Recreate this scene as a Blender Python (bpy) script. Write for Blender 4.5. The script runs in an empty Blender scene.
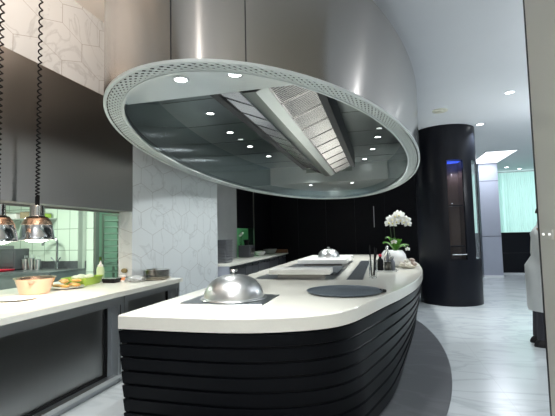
import bpy, bmesh, math, random
from mathutils import Vector, Matrix
random.seed(7)
S = bpy.context.scene
C = S.collection
PI = math.pi
R = math.radians
H = 1.45

# ------------------------------------------------------------------ camera, world, exposure
cam_d = bpy.data.cameras.new('camera')
cam = bpy.data.objects.new('camera', cam_d)
C.objects.link(cam)
cam_d.sensor_width = 36.0
cam_d.lens = 36.0 * 400.0 / 555.0
cam_d.clip_start = 0.02
rot = ((0.96739875, 0.03836751, 0.25033495),
       (0.25230563, -0.0603602, -0.96576318),
       (-0.02194366, 0.99743901, -0.06807272))
M4 = Matrix.Identity(4)
for i in range(3):
    for j in range(3):
        M4[i][j] = rot[i][j]
M4[2][3] = H
cam.matrix_world = M4
S.camera = cam

W = bpy.data.worlds.new('world')
S.world = W
W.use_nodes = True
bg = W.node_tree.nodes['Background']
bg.inputs[0].default_value = (0.52, 0.60, 0.66, 1)
bg.inputs[1].default_value = 0.28

S.view_settings.view_transform = 'Standard'
S.view_settings.look = 'None'
S.view_settings.gamma = 1.0
S.view_settings.use_curve_mapping = False
S.view_settings.exposure = 0.0


def lamp(name, kind, loc, energy, color=(1, 1, 1), target=None, **kw):
    d = bpy.data.lights.new(name, kind)
    d.energy = energy
    d.color = color
    for k, v in kw.items():
        setattr(d, k, v)
    o = bpy.data.objects.new(name, d)
    C.objects.link(o)
    o.location = loc
    if target is not None:
        o.rotation_euler = (Vector(target) - Vector(loc)).to_track_quat('-Z', 'Y').to_euler()
    return o

# daylight coming through the far curtained window
lamp('window_daylight', 'AREA', (5.6, 16.6, 2.2), 72, (0.82, 1.0, 0.98), (5.6, 10, 1.9),
     shape='RECTANGLE', size=6.0, size_y=3.0)
# kitchen tubes behind the pass
lamp('kitchen_tube_light', 'AREA', (-5.6, 4.6, 2.82), 130, (0.90, 1.0, 0.86), (-5.6, 4.6, 0), shape='RECTANGLE', size=1.2, size_y=0.3)
lamp('kitchen_tube_light_far', 'AREA', (-5.2, 7.8, 2.82), 60, (0.70, 1.0, 0.80), (-5.2, 7.8, 0), shape='RECTANGLE', size=1.0, size_y=0.3)
lamp('kitchen_tube_light_end', 'AREA', (-3.9, 10.4, 2.6), 30, (0.55, 1.0, 0.66), (-3.9, 10.4, 0), shape='RECTANGLE', size=0.3, size_y=0.6)
# warm cove high on the left
lamp('warm_cove_light', 'AREA', (-1.75, 2.6, 3.62), 36, (1.0, 0.80, 0.66), (-3.05, 2.9, 3.80), shape='RECTANGLE', size=3.0, size_y=0.2)
# ceiling downlights of the dining side
for (x, y, e) in ((1.99, 6.76, 60), (1.98, 8.64, 60), (2.2, 4.6, 60), (4.3, 9.4, 60), (4.3, 6.6, 60), (2.6, 11.0, 50)):
    lamp('dining_downlight', 'SPOT', (x, y, 3.52), e * 1.9, (0.90, 0.97, 1.0), (x, y, 0), spot_size=R(110), spot_blend=0.6, shadow_soft_size=0.06)
# unseen point lights added to draw the canopy streaks and brighten the ceiling
lamp('streak_helper_rear', 'POINT', (-0.42, -0.8, 2.75), 85, (1.0, 0.96, 0.92), shadow_soft_size=0.06)
lamp('streak_helper_right', 'POINT', (2.45, 4.40, 3.1), 20, (0.95, 0.97, 1.0), shadow_soft_size=0.05)
lamp('fill_helper_far', 'POINT', (3.6, 7.2, 2.5), 85, (0.93, 0.97, 1.0), shadow_soft_size=0.10)
lamp('fill_helper_near', 'POINT', (2.6, 1.6, 2.4), 45, (0.93, 0.97, 1.0), shadow_soft_size=0.10)
# unseen spots added behind the camera to light the aisle and right wall
for (x, y, e) in ((-2.6, -0.4, 130), (0.1, 0.6, 150), (-0.6, -1.6, 110)):
    lamp('aisle_fill_spot', 'SPOT', (x, y, 3.5), e, (0.92, 0.97, 1.0), (x, y, 0), spot_size=R(115), spot_blend=0.6, shadow_soft_size=0.06)

# ------------------------------------------------------------------ materials
def nodes_of(m):
    m.use_nodes = True
    nt = m.node_tree
    return nt, nt.nodes['Principled BSDF']


def mat(name, col, rough=0.5, metal=0.0, noise=0.0, nscale=8.0, stretch=(1, 1, 1), bump=0.0, spec=0.5,
        emit=None, estr=0.0, trans=0.0, coat=0.0, rvar=0.0, aniso=0.0):
    m = bpy.data.materials.new(name)
    nt, b = nodes_of(m)
    b.inputs['Base Color'].default_value = (*col, 1)
    b.inputs['Roughness'].default_value = rough
    b.inputs['Metallic'].default_value = metal
    b.inputs['Specular IOR Level'].default_value = spec
    b.inputs['Transmission Weight'].default_value = trans
    b.inputs['Coat Weight'].default_value = coat
    if aniso:
        b.inputs['Anisotropic'].default_value = aniso
    if emit:
        b.inputs['Emission Color'].default_value = (*emit, 1)
        b.inputs['Emission Strength'].default_value = estr
    if noise or bump or rvar:
        tc = nt.nodes.new('ShaderNodeTexCoord')
        mp = nt.nodes.new('ShaderNodeMapping')
        mp.inputs['Scale'].default_value = stretch
        nz = nt.nodes.new('ShaderNodeTexNoise')
        nz.inputs['Scale'].default_value = nscale
        nz.inputs['Detail'].default_value = 4
        nt.links.new(tc.outputs['Object'], mp.inputs[0])
        nt.links.new(mp.outputs[0], nz.inputs['Vector'])
        if noise:
            mx = nt.nodes.new('ShaderNodeMix')
            mx.data_type = 'RGBA'
            mx.inputs['A'].default_value = tuple(c * (1 - noise) for c in col) + (1,)
            mx.inputs['B'].default_value = tuple(min(1, c * (1 + noise)) for c in col) + (1,)
            nt.links.new(nz.outputs[0], mx.inputs['Factor'])
            nt.links.new(mx.outputs['Result'], b.inputs['Base Color'])
        if rvar:
            mr = nt.nodes.new('ShaderNodeMapRange')
            mr.inputs['To Min'].default_value = max(0.02, rough - rvar)
            mr.inputs['To Max'].default_value = rough + rvar
            nt.links.new(nz.outputs[0], mr.inputs['Value'])
            nt.links.new(mr.outputs[0], b.inputs['Roughness'])
        if bump:
            bp = nt.nodes.new('ShaderNodeBump')
            bp.inputs['Strength'].default_value = bump
            bp.inputs['Distance'].default_value = 0.01
            nt.links.new(nz.outputs[0], bp.inputs['Height'])
            nt.links.new(bp.outputs[0], b.inputs['Normal'])
    return m


def marble_color(nt, vec, base, vein, scale, lo=0.0, hi=0.055, amount=0.55, cloud=0.10, dist=1.2):
    """veined stone colour: thin lines where two warped noises cross 0.5"""
    n1 = nt.nodes.new('ShaderNodeTexNoise'); n1.inputs['Scale'].default_value = scale
    n1.inputs['Detail'].default_value = 7; n1.inputs['Distortion'].default_value = dist
    n2 = nt.nodes.new('ShaderNodeTexNoise'); n2.inputs['Scale'].default_value = scale * 0.55
    n2.inputs['Detail'].default_value = 5
    nt.links.new(vec, n1.inputs['Vector']); nt.links.new(vec, n2.inputs['Vector'])
    sb = nt.nodes.new('ShaderNodeMath'); sb.operation = 'SUBTRACT'; sb.inputs[1].default_value = 0.5
    nt.links.new(n1.outputs[0], sb.inputs[0])
    ab = nt.nodes.new('ShaderNodeMath'); ab.operation = 'ABSOLUTE'
    nt.links.new(sb.outputs[0], ab.inputs[0])
    mr = nt.nodes.new('ShaderNodeMapRange')
    mr.inputs['From Min'].default_value = lo; mr.inputs['From Max'].default_value = hi
    mr.inputs['To Min'].default_value = amount; mr.inputs['To Max'].default_value = 0
    nt.links.new(ab.outputs[0], mr.inputs['Value'])
    mu = nt.nodes.new('ShaderNodeMath'); mu.operation = 'MULTIPLY'
    nt.links.new(mr.outputs[0], mu.inputs[0]); nt.links.new(n2.outputs[0], mu.inputs[1])
    cl = nt.nodes.new('ShaderNodeMix'); cl.data_type = 'RGBA'
    cl.inputs['A'].default_value = tuple(c * (1 - cloud) for c in base) + (1,)
    cl.inputs['B'].default_value = tuple(min(1, c * (1 + cloud)) for c in base) + (1,)
    nt.links.new(n2.outputs[0], cl.inputs['Factor'])
    mx = nt.nodes.new('ShaderNodeMix'); mx.data_type = 'RGBA'
    mx.inputs['B'].default_value = (*vein, 1)
    nt.links.new(mu.outputs[0], mx.inputs['Factor'])
    nt.links.new(cl.outputs['Result'], mx.inputs['A'])
    return mx.outputs['Result']


def mnode(nt, op, a, b=None):
    n = nt.nodes.new('ShaderNodeMath'); n.operation = op
    for k, v in enumerate((a, b)):
        if v is None:
            continue
        if isinstance(v, (int, float)):
            n.inputs[k].default_value = v
        else:
            nt.links.new(v, n.inputs[k])
    return n.outputs[0]


def hex_marble(name, w=0.55, zs=1.62):
    m = bpy.data.materials.new(name)
    nt, b = nodes_of(m)
    tc = nt.nodes.new('ShaderNodeTexCoord')
    sp = nt.nodes.new('ShaderNodeSeparateXYZ')
    nt.links.new(tc.outputs['Object'], sp.inputs[0])
    # use Y along the wall plus X so the jamb carries the pattern round
    u = mnode(nt, 'ADD', sp.outputs['Y'], mnode(nt, 'MULTIPLY', sp.outputs['X'], -1.0))
    u = mnode(nt, 'ADD', u, 20.1)
    v = mnode(nt, 'ADD', mnode(nt, 'MULTIPLY', sp.outputs['Z'], zs), 20.13)
    rx, ry = w, w * 1.7320508

    def cell(off):
        gx = mnode(nt, 'SUBTRACT', mnode(nt, 'MODULO', mnode(nt, 'ADD', u, off * rx / 2), rx), rx / 2)
        gy = mnode(nt, 'SUBTRACT', mnode(nt, 'MODULO', mnode(nt, 'ADD', v, off * ry / 2), ry), ry / 2)
        ax, ay = mnode(nt, 'ABSOLUTE', gx), mnode(nt, 'ABSOLUTE', gy)
        d = mnode(nt, 'MAXIMUM', ax, mnode(nt, 'ADD', mnode(nt, 'MULTIPLY', ax, 0.5), mnode(nt, 'MULTIPLY', ay, 0.8660254)))
        return d
    d = mnode(nt, 'MINIMUM', cell(0), cell(1))
    line = mnode(nt, 'GREATER_THAN', d, w / 2 - 0.0035)
    colr = marble_color(nt, tc.outputs['Object'], (0.60, 0.645, 0.67), (0.32, 0.35, 0.37), 1.5, hi=0.022, amount=0.8, cloud=0.04)
    mx = nt.nodes.new('ShaderNodeMix'); mx.data_type = 'RGBA'
    mx.inputs['B'].default_value = (0.33, 0.335, 0.34, 1)
    nt.links.new(line, mx.inputs['Factor']); nt.links.new(colr, mx.inputs['A'])
    nt.links.new(mx.outputs['Result'], b.inputs['Base Color'])
    b.inputs['Roughness'].default_value = 0.38
    return m


def stone(name, base, vein, scale, rough, tile=None, amount=0.55, hi=0.055):
    m = bpy.data.materials.new(name)
    nt, b = nodes_of(m)
    tc = nt.nodes.new('ShaderNodeTexCoord')
    mp = nt.nodes.new('ShaderNodeMapping')
    mp.inputs['Rotation'].default_value = (0, 0, R(24))
    mp.inputs['Scale'].default_value = (0.36, 1.0, 1)
    nt.links.new(tc.outputs['Object'], mp.inputs[0])
    colr = marble_color(nt, mp.outputs[0], base, vein, scale, amount=amount, hi=hi, cloud=0.16, dist=0.7)
    if tile:
        sp = nt.nodes.new('ShaderNodeSeparateXYZ')
        nt.links.new(tc.outputs['Object'], sp.inputs[0])
        a = mnode(nt, 'LESS_THAN', mnode(nt, 'MODULO', mnode(nt, 'ADD', sp.outputs['X'], 50.3), tile), 0.004)
        c = mnode(nt, 'LESS_THAN', mnode(nt, 'MODULO', mnode(nt, 'ADD', sp.outputs['Y'], 50.1), tile * 1.5), 0.004)
        ln = mnode(nt, 'MULTIPLY', mnode(nt, 'MAXIMUM', a, c), 0.35)
        mx = nt.nodes.new('ShaderNodeMix'); mx.data_type = 'RGBA'
        mx.inputs['B'].default_value = (0.3, 0.31, 0.32, 1)
        nt.links.new(ln, mx.inputs['Factor']); nt.links.new(colr, mx.inputs['A'])
        colr = mx.outputs['Result']
    nt.links.new(colr, b.inputs['Base Color'])
    b.inputs['Roughness'].default_value = rough
    return m


def square_tile(name, col, size):
    m = bpy.data.materials.new(name)
    nt, b = nodes_of(m)
    tc = nt.nodes.new('ShaderNodeTexCoord')
    sp = nt.nodes.new('ShaderNodeSeparateXYZ')
    nt.links.new(tc.outputs['Object'], sp.inputs[0])
    u = mnode(nt, 'ADD', mnode(nt, 'ADD', sp.outputs['X'], sp.outputs['Y']), 50.05)
    v = mnode(nt, 'ADD', sp.outputs['Z'], 50.0)
    ln = mnode(nt, 'MAXIMUM', mnode(nt, 'LESS_THAN', mnode(nt, 'MODULO', u, size), 0.012),
               mnode(nt, 'LESS_THAN', mnode(nt, 'MODULO', v, size * 1.4), 0.012))
    mx = nt.nodes.new('ShaderNodeMix'); mx.data_type = 'RGBA'
    mx.inputs['A'].default_value = (*col, 1)
    mx.inputs['B'].default_value = (col[0] * 0.4, col[1] * 0.45, col[2] * 0.42, 1)
    nt.links.new(ln, mx.inputs['Factor'])
    nt.links.new(mx.outputs['Result'], b.inputs['Base Color'])
    b.inputs['Roughness'].default_value = 0.25
    return m


def aniso(m, amount, rotn=0.0):
    nt, b = nodes_of(m)
    tn = nt.nodes.new('ShaderNodeTangent')
    tn.direction_type = 'RADIAL'; tn.axis = 'Z'
    nt.links.new(tn.outputs[0], b.inputs['Tangent'])
    b.inputs['Anisotropic'].default_value = amount
    b.inputs['Anisotropic Rotation'].default_value = rotn
    return m


M = {}
M['tile'] = hex_marble('hex_marble_tile')
M['floor'] = stone('grey_white_marble_floor', (0.52, 0.555, 0.575), (0.30, 0.33, 0.36), 3.2, 0.22, tile=0.9, amount=0.75, hi=0.05)
M['dark_oval'] = stone('dark_grey_veined_oval', (0.115, 0.12, 0.13), (0.30, 0.31, 0.33), 2.4, 0.30, amount=0.35, hi=0.03)
M['ceil'] = mat('white_ceiling_paint', (0.74, 0.77, 0.80), 0.7, noise=0.02, nscale=3)
M['ceil_warm'] = mat('cream_ceiling_paint', (0.80, 0.74, 0.68), 0.7, noise=0.02, nscale=3)
M['black_wall'] = mat('black_wall_panel', (0.005, 0.005, 0.007), 0.5, spec=0.12, noise=0.2, nscale=4)
M['black_lac'] = mat('black_lacquer', (0.006, 0.007, 0.011), 0.32, spec=0.25, noise=0.15, nscale=3)
M['taupe'] = mat('taupe_wall_paint', (0.66, 0.65, 0.60), 0.5, noise=0.03, nscale=2)
M['dark_trim'] = mat('dark_metal_trim', (0.05, 0.05, 0.055), 0.35, metal=0.8, noise=0.1)
M['grey_panel'] = mat('grey_blue_panel', (0.36, 0.39, 0.47), 0.45, noise=0.05, nscale=3)
M['grey_stone'] = mat('grey_stone_strip', (0.36, 0.38, 0.40), 0.45, noise=0.12, nscale=3)
M['steel_dark'] = mat('brushed_dark_steel', (0.34, 0.33, 0.315), 0.36, metal=1, noise=0.02, nscale=30, stretch=(1, 1, 0.03))
M['cab_steel'] = mat('blue_grey_cabinet_steel', (0.46, 0.485, 0.51), 0.38, metal=1, noise=0.02, nscale=30, stretch=(1, 1, 0.03))
M['shell'] = aniso(mat('brushed_canopy_steel', (0.37, 0.35, 0.33), 0.20, metal=1, noise=0.02, nscale=5), 0.95, 0.25)
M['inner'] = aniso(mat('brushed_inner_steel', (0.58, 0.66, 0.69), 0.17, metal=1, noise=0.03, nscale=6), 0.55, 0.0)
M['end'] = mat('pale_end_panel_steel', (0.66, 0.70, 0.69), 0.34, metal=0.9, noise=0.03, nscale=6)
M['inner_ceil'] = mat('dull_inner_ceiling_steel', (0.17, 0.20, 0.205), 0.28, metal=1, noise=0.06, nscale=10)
M['rim'] = mat('pale_rim_metal', (0.60, 0.65, 0.645), 0.5, metal=0.2, noise=0.05)
M['steel'] = mat('stainless_steel', (0.60, 0.61, 0.61), 0.28, metal=1, noise=0.03, nscale=4)
M['polish'] = mat('polished_steel', (0.78, 0.78, 0.77), 0.12, metal=1, noise=0.03, nscale=10)
M['cab_panel'] = mat('brushed_panel_steel', (0.36, 0.37, 0.37), 0.30, metal=1, noise=0.03, nscale=30, stretch=(1, 1, 0.03))
M['dome'] = mat('brushed_dome_steel', (0.70, 0.705, 0.71), 0.33, metal=1, noise=0.03, nscale=60, stretch=(1, 1, 0.05))
M['chrome'] = mat('chrome', (0.82, 0.82, 0.84), 0.07, metal=1, noise=0.02)
M['faucet'] = mat('grey_chrome', (0.42, 0.44, 0.46), 0.15, metal=1, noise=0.02)
M['copper'] = mat('copper_toned_metal', (0.76, 0.53, 0.40), 0.22, metal=1, noise=0.06)
M['filter'] = mat('baffle_steel', (0.62, 0.60, 0.60), 0.26, metal=1, noise=0.05)
M['channel'] = mat('green_grey_channel_steel', (0.42, 0.48, 0.45), 0.30, metal=1, noise=0.05)
M['dark_in'] = mat('dark_void_paint', (0.022, 0.024, 0.027), 0.7, noise=0.1)
M['chan_dark'] = mat('dark_channel_steel', (0.17, 0.19, 0.18), 0.3, metal=1, noise=0.05)
M['slab'] = mat('cream_quartz', (0.84, 0.825, 0.75), 0.13, noise=0.03, nscale=60)
M['slab_left'] = mat('pale_quartz', (0.80, 0.80, 0.74), 0.22, noise=0.03, nscale=60)
M['hull'] = mat('black_timber_boards', (0.003, 0.0035, 0.005), 0.38, spec=0.11, noise=0.25, nscale=14, stretch=(1, 1, 6))
M['griddle'] = mat('grey_griddle_steel', (0.26, 0.28, 0.30), 0.30, metal=0.9, noise=0.1, nscale=8)
M['vent'] = mat('charcoal_vent_mesh', (0.10, 0.115, 0.13), 0.42, metal=0.5, noise=0.25, nscale=90)
M['tray'] = mat('blue_grey_iron', (0.17, 0.205, 0.25), 0.34, metal=0.6, noise=0.1, nscale=20)
M['raised'] = mat('white_raised_slab', (0.90, 0.90, 0.87), 0.25, noise=0.02)
M['white_cer'] = mat('white_ceramic', (0.86, 0.86, 0.85), 0.12, noise=0.02, coat=0.4)
M['petal'] = mat('white_petal', (0.88, 0.88, 0.84), 0.5, noise=0.03)
M['lip'] = mat('yellow_flower_centre', (0.75, 0.68, 0.25), 0.5, noise=0.1)
M['leaf'] = mat('green_leaf', (0.10, 0.30, 0.03), 0.35, noise=0.3, nscale=6)
M['stem'] = mat('dark_green_stem', (0.03, 0.06, 0.02), 0.5, noise=0.2)
M['black_pl'] = mat('black_plastic', (0.008, 0.008, 0.009), 0.5, spec=0.2, noise=0.1)
M['dark_gr'] = mat('dark_grey_plastic', (0.07, 0.075, 0.085), 0.45, noise=0.1)
M['crate'] = mat('slate_crate_plastic', (0.14, 0.15, 0.17), 0.4, noise=0.1)
M['grey_box'] = mat('grey_steel_box', (0.24, 0.25, 0.27), 0.35, metal=0.7, noise=0.1)
M['red'] = mat('red_plastic', (0.55, 0.02, 0.05), 0.4, noise=0.1)
M['glass'] = mat('clear_glass', (0.95, 0.97, 0.97), 0.03, trans=1.0, noise=0.01)
M['film'] = mat('clear_plastic', (0.92, 0.94, 0.95), 0.12, trans=0.85, noise=0.02)
M['smoke_glass'] = mat('smoked_glass', (0.55, 0.6, 0.65), 0.02, trans=1.0, noise=0.01)
M['clear_pane'] = mat('thin_clear_pane', (0.5, 0.55, 0.6), 0.05, noise=0.01)
M['clear_pane'].node_tree.nodes['Principled BSDF'].inputs['Alpha'].default_value = 0.15
M['smoke_pane'] = mat('thin_smoked_pane', (0.02, 0.022, 0.03), 0.05, noise=0.01)
M['smoke_pane'].node_tree.nodes['Principled BSDF'].inputs['Alpha'].default_value = 0.22
M['oil'] = mat('amber_oil', (0.10, 0.085, 0.05), 0.1, trans=0.3, noise=0.05)
M['food'] = mat('golden_fried_crust', (0.62, 0.36, 0.10), 0.6, noise=0.4, nscale=22, bump=0.5)
M['shellp'] = mat('pale_shell', (0.66, 0.62, 0.54), 0.5, noise=0.25, nscale=14, bump=0.3)
M['shellb'] = mat('brown_shell', (0.36, 0.28, 0.24), 0.5, noise=0.3, nscale=14, bump=0.3)
M['green_pl'] = mat('lime_green_plastic', (0.38, 0.56, 0.08), 0.35, noise=0.08)
M['herb'] = mat('pale_wrap_leaves', (0.62, 0.68, 0.52), 0.5, noise=0.3, nscale=12)
M['bottle'] = mat('pale_green_squeeze_plastic', (0.62, 0.74, 0.48), 0.35, noise=0.05)
M['paper'] = mat('white_paper', (0.82, 0.80, 0.78), 0.6, noise=0.03)
M['orange'] = mat('orange_print', (0.80, 0.33, 0.14), 0.6, noise=0.05)
M['mixed'] = mat('dark_mixed_metal', (0.18, 0.19, 0.21), 0.35, metal=0.7, noise=0.3, nscale=30)
M['ktile'] = square_tile('pale_green_square_tile', (0.62, 0.73, 0.63), 0.30)
M['green_lit'] = mat('green_lit_wall', (0.30, 0.62, 0.38), 0.5, noise=0.05)  # wall colour carries the green light seen through the opening
M['kwall'] = mat('green_grey_plaster', (0.36, 0.48, 0.41), 0.6, noise=0.08)
M['lens'] = mat('lamp_lens', (1, 1, 1), 0.3, emit=(0.95, 1.0, 1.0), estr=9.0, noise=0.01)
M['dim_lens'] = mat('dim_lamp_lens', (0.8, 0.85, 0.85), 0.3, emit=(0.95, 1.0, 1.0), estr=0.6, noise=0.01)
M['bulb'] = mat('heat_bulb', (1, 1, 1), 0.3, emit=(1.0, 0.93, 0.86), estr=12.0, noise=0.01)
M['panel_light'] = mat('lit_ceiling_panel', (1, 1, 1), 0.5, emit=(0.92, 0.95, 1.0), estr=1.9, noise=0.01)
M['blue_led'] = mat('blue_led', (0.1, 0.2, 0.9), 0.4, emit=(0.05, 0.12, 1.0), estr=1.4, noise=0.01)
M['brown_back'] = mat('brown_cabinet_back', (0.20, 0.15, 0.12), 0.5, noise=0.2)
M['indicator'] = mat('switch_light', (1, 1, 1), 0.4, emit=(1, 1, 1), estr=1.2, noise=0.01)
M['beige'] = mat('beige_detector_plastic', (0.66, 0.66, 0.56), 0.5, noise=0.03)
M['white_cloth'] = mat('white_cotton', (0.72, 0.74, 0.73), 0.8, noise=0.06, nscale=9, bump=0.15)
M['trousers'] = mat('charcoal_trousers', (0.045, 0.045, 0.055), 0.8, noise=0.15, nscale=20)
M['shoe'] = mat('black_shoe_leather', (0.010, 0.010, 0.012), 0.35, noise=0.1)
M['skin'] = mat('skin', (0.62, 0.40, 0.30), 0.5, noise=0.06, nscale=10)
M['hair'] = mat('dark_hair', (0.02, 0.016, 0.013), 0.5, noise=0.3, nscale=40)
M['eye'] = mat('eye_white', (0.8, 0.8, 0.8), 0.2, noise=0.02)

# sheer curtain: light passes through it
mc = bpy.data.materials.new('sheer_aqua_curtain')
nt, b = nodes_of(mc)
b.inputs['Base Color'].default_value = (0.78, 0.92, 0.90, 1)
b.inputs['Roughness'].default_value = 0.9
tr = nt.nodes.new('ShaderNodeBsdfTranslucent')
tr.inputs[0].default_value = (0.74, 0.95, 0.91, 1)
ms = nt.nodes.new('ShaderNodeMixShader'); ms.inputs[0].default_value = 0.75
nt.links.new(b.outputs[0], ms.inputs[1]); nt.links.new(tr.outputs[0], ms.inputs[2])
nt.links.new(ms.outputs[0], nt.nodes['Material Output'].inputs[0])
M['curtain'] = mc


# ------------------------------------------------------------------ mesh helpers
class MB:
    def __init__(s):
        s.v, s.f = [], []

    def add(s, vs, fs):
        o = len(s.v)
        s.v += [tuple(p) for p in vs]
        s.f += [tuple(i + o for i in f) for f in fs]
        return s

    def box(s, x0, x1, y0, y1, z0, z1):
        vs = [(x, y, z) for z in (z0, z1) for y in (y0, y1) for x in (x0, x1)]
        return s.add(vs, [(0, 2, 3, 1), (4, 5, 7, 6), (0, 1, 5, 4), (2, 6, 7, 3), (0, 4, 6, 2), (1, 3, 7, 5)])

    def bbox(s, x0, x1, y0, y1, z0, z1, bev=0.01, seg=2):
        bm = bmesh.new()
        bmesh.ops.create_cube(bm, size=1)
        for v in bm.verts:
            v.co = Vector(((x0 + x1) / 2 + v.co.x * (x1 - x0), (y0 + y1) / 2 + v.co.y * (y1 - y0), (z0 + z1) / 2 + v.co.z * (z1 - z0)))
        bmesh.ops.bevel(bm, geom=list(bm.edges), offset=bev, segments=seg, affect='EDGES', profile=0.6)
        bm.verts.index_update()
        s.add([v.co for v in bm.verts], [[v.index for v in f.verts] for f in bm.faces])
        bm.free()
        return s

    def loft(s, rings, cap0=True, cap1=True, closed=True):
        n = len(rings[0])
        vs = [p for r in rings for p in r]
        fs = []
        for k in range(len(rings) - 1):
            for i in range(n if closed else n - 1):
                j = (i + 1) % n
                fs.append((k * n + i, k * n + j, (k + 1) * n + j, (k + 1) * n + i))
        if cap0:
            fs.append(tuple(range(n))[::-1])
        if cap1:
            fs.append(tuple((len(rings) - 1) * n + i for i in range(n)))
        return s.add(vs, fs)

    def lathe(s, prof, c=(0, 0, 0), n=32, sx=1, sy=1):
        rings = [[(c[0] + r * sx * math.cos(2 * PI * i / n), c[1] + r * sy * math.sin(2 * PI * i / n), c[2] + z) for i in range(n)] for r, z in prof]
        return s.loft(rings)

    def cyl(s, p0, p1, r, n=12, r1=None):
        p0, p1 = Vector(p0), Vector(p1)
        return s.tube([p0, p1], [r, r if r1 is None else r1], n)

    def tube(s, pts, r, n=8):
        pts = [Vector(p) for p in pts]
        rs = r if isinstance(r, (list, tuple)) else [r] * len(pts)
        rings = []
        up = None
        for i, p in enumerate(pts):
            t = (pts[min(i + 1, len(pts) - 1)] - pts[max(i - 1, 0)]).normalized()
            if up is None:
                a = Vector((0, 0, 1)) if abs(t.z) < 0.9 else Vector((1, 0, 0))
                up = (a - t * a.dot(t)).normalized()
            else:
                up = (up - t * up.dot(t)).normalized()
            sd = t.cross(up)
            rings.append([p + (up * math.cos(2 * PI * k / n) + sd * math.sin(2 * PI * k / n)) * rs[i] for k in range(n)])
        return s.loft(rings)

    def ell(s, c, rx, ry, rz, n=16, m=10):
        prof = []
        for k in range(m + 1):
            a = -PI / 2 + PI * k / m
            prof.append((max(math.cos(a), 0.02), math.sin(a) * rz))
        rings = [[(c[0] + q * rx * math.cos(2 * PI * i / n), c[1] + q * ry * math.sin(2 * PI * i / n), c[2] + z) for i in range(n)] for q, z in prof]
        return s.loft(rings)

    def prism(s, outline, z0, z1):
        return s.loft([[(x, y, z0) for x, y in outline], [(x, y, z1) for x, y in outline]])

    def build(s, name, m, parent=None, world=False, angle=35, loc=None):
        me = bpy.data.meshes.new(name)
        off = Vector((0, 0, 0))
        if world and parent is not None:
            p = parent
            while p is not None:
                off += p.location
                p = p.parent
        if loc is not None:
            off = Vector(loc)
        me.from_pydata([tuple(Vector(p) - off) for p in s.v], [], s.f)
        bm = bmesh.new(); bm.from_mesh(me)
        bmesh.ops.recalc_face_normals(bm, faces=bm.faces)
        bm.to_mesh(me); bm.free()
        for p in me.polygons:
            p.use_smooth = True
        me.set_sharp_from_angle(angle=R(angle))
        me.materials.append(m)
        o = bpy.data.objects.new(name, me)
        C.objects.link(o)
        if loc is not None:
            o.location = loc
        o.parent = parent
        return o


def tag(o, label, cat, group=None):
    o['label'] = label; o['category'] = cat
    if group:
        o['group'] = group
    return o


def thing(name, label, cat, loc=(0, 0, 0), rz=0.0, group=None):
    o = bpy.data.objects.new(name, None)
    o.empty_display_size = 0.05
    C.objects.link(o)
    o.location = loc
    o.rotation_euler = (0, 0, rz)
    return tag(o, label, cat, group)


def struct(o):
    o['kind'] = 'structure'
    return o


def dup(src, loc, label, rz=None, scale=None, group=None):
    def rec(o, parent):
        c = o.copy()
        C.objects.link(c)
        c.parent = parent
        for ch in list(o.children):
            rec(ch, c)
        return c
    r = rec(src, None)
    r.location = loc
    if rz is not None:
        r.rotation_euler = (0, 0, rz)
    if scale is not None:
        r.scale = (scale,) * 3
    r['label'] = label
    if group:
        r['group'] = group
    return r


def smooth_closed(pts, n=8, corner=()):
    """Catmull-Rom through closed list; indices in corner stay sharp"""
    out = []
    N = len(pts)
    for i in range(N):
        p0, p1, p2, p3 = (Vector(pts[(i + k) % N]) for k in (-1, 0, 1, 2))
        if i in corner:
            p0 = p1
        if (i + 1) % N in corner:
            p3 = p2
        if i in corner and (i + 1) % N in corner:
            for k in range(n):
                out.append(tuple(p1.lerp(p2, k / n)))
            continue
        for k in range(n):
            t = k / n
            q = 0.5 * ((2 * p1) + (-p0 + p2) * t + (2 * p0 - 5 * p1 + 4 * p2 - p3) * t * t + (-p0 + 3 * p1 - 3 * p2 + p3) * t ** 3)
            out.append((q.x, q.y))
    return out


# ------------------------------------------------------------------ the setting
ZR, ZL = 3.58, 3.97
struct(MB().box(-9, 9, -4, 17, -0.12, 0).build('floor', M['floor']))
# dark grey veined oval over the floor around the island
oval_pts = [(-0.915 + 1.60 * math.cos(a), 5.40 + 3.60 * math.sin(a)) for a in [2 * PI * k / 96 for k in range(96)]]
struct(MB().prism([(max(x, -1.75), y) for x, y in oval_pts], -0.01, 0.003).build('trim_1', M['dark_oval']))
cb = MB().box(-1.55, 9, -4, 17, ZR, ZR + 0.5)
struct(cb.build('ceiling', M['ceil']))
struct(MB().box(-3.3, -1.55, -4, 12.75, ZL, ZL + 0.1).build('ceiling_left', M['ceil_warm']))
# left wall: tiled pier and the tiled band above the hood
wl = MB().box(-3.25, -3.05, 4.43, 7.14, 0, ZL)
wl.box(-3.25, -3.05, -4, 4.43, 3.10, ZL)
struct(wl.build('wall_left', M['tile']))
struct(MB().box(-3.25, -3.06, -4, 4.43, 0, 0.80).build('wall_left_lower', M['grey_stone']))
# recessed side wall behind the second counter
w2 = MB().box(-3.65, -3.5, 7.14, 9.42, 0, ZL)
struct(w2.build('wall_left_recess', M['grey_stone']))
w3 = MB().box(-3.65, -3.5, 9.42, 10.72, 0, 0.88).box(-3.65, -3.5, 9.42, 10.72, 1.66, ZL).box(-3.65, -3.5, 10.72, 12.6, 0, ZL)
struct(w3.build('wall_left_black', M['black_wall']))
struct(MB().box(-3.495, -3.47, 10.72, 10.76, 0.92, 3.3).build('trim_2', M['steel_dark']))
struct(MB().box(-3.65, -3.25, 7.02, 7.14, 0, ZL).build('wall_left_return', M['tile']))
# black wall behind the island
struct(MB().box(-3.65, 2.0, 12.6, 12.75, 0, ZL).build('wall_back', M['black_wall']))
gl = MB()
for x in (-2.6, -1.7, -0.8, 0.1, 1.0):
    gl.box(x, x + 0.01, 12.592, 12.601, 0.1, 3.5)
struct(gl.build('trim_3', M['black_lac']))
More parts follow.
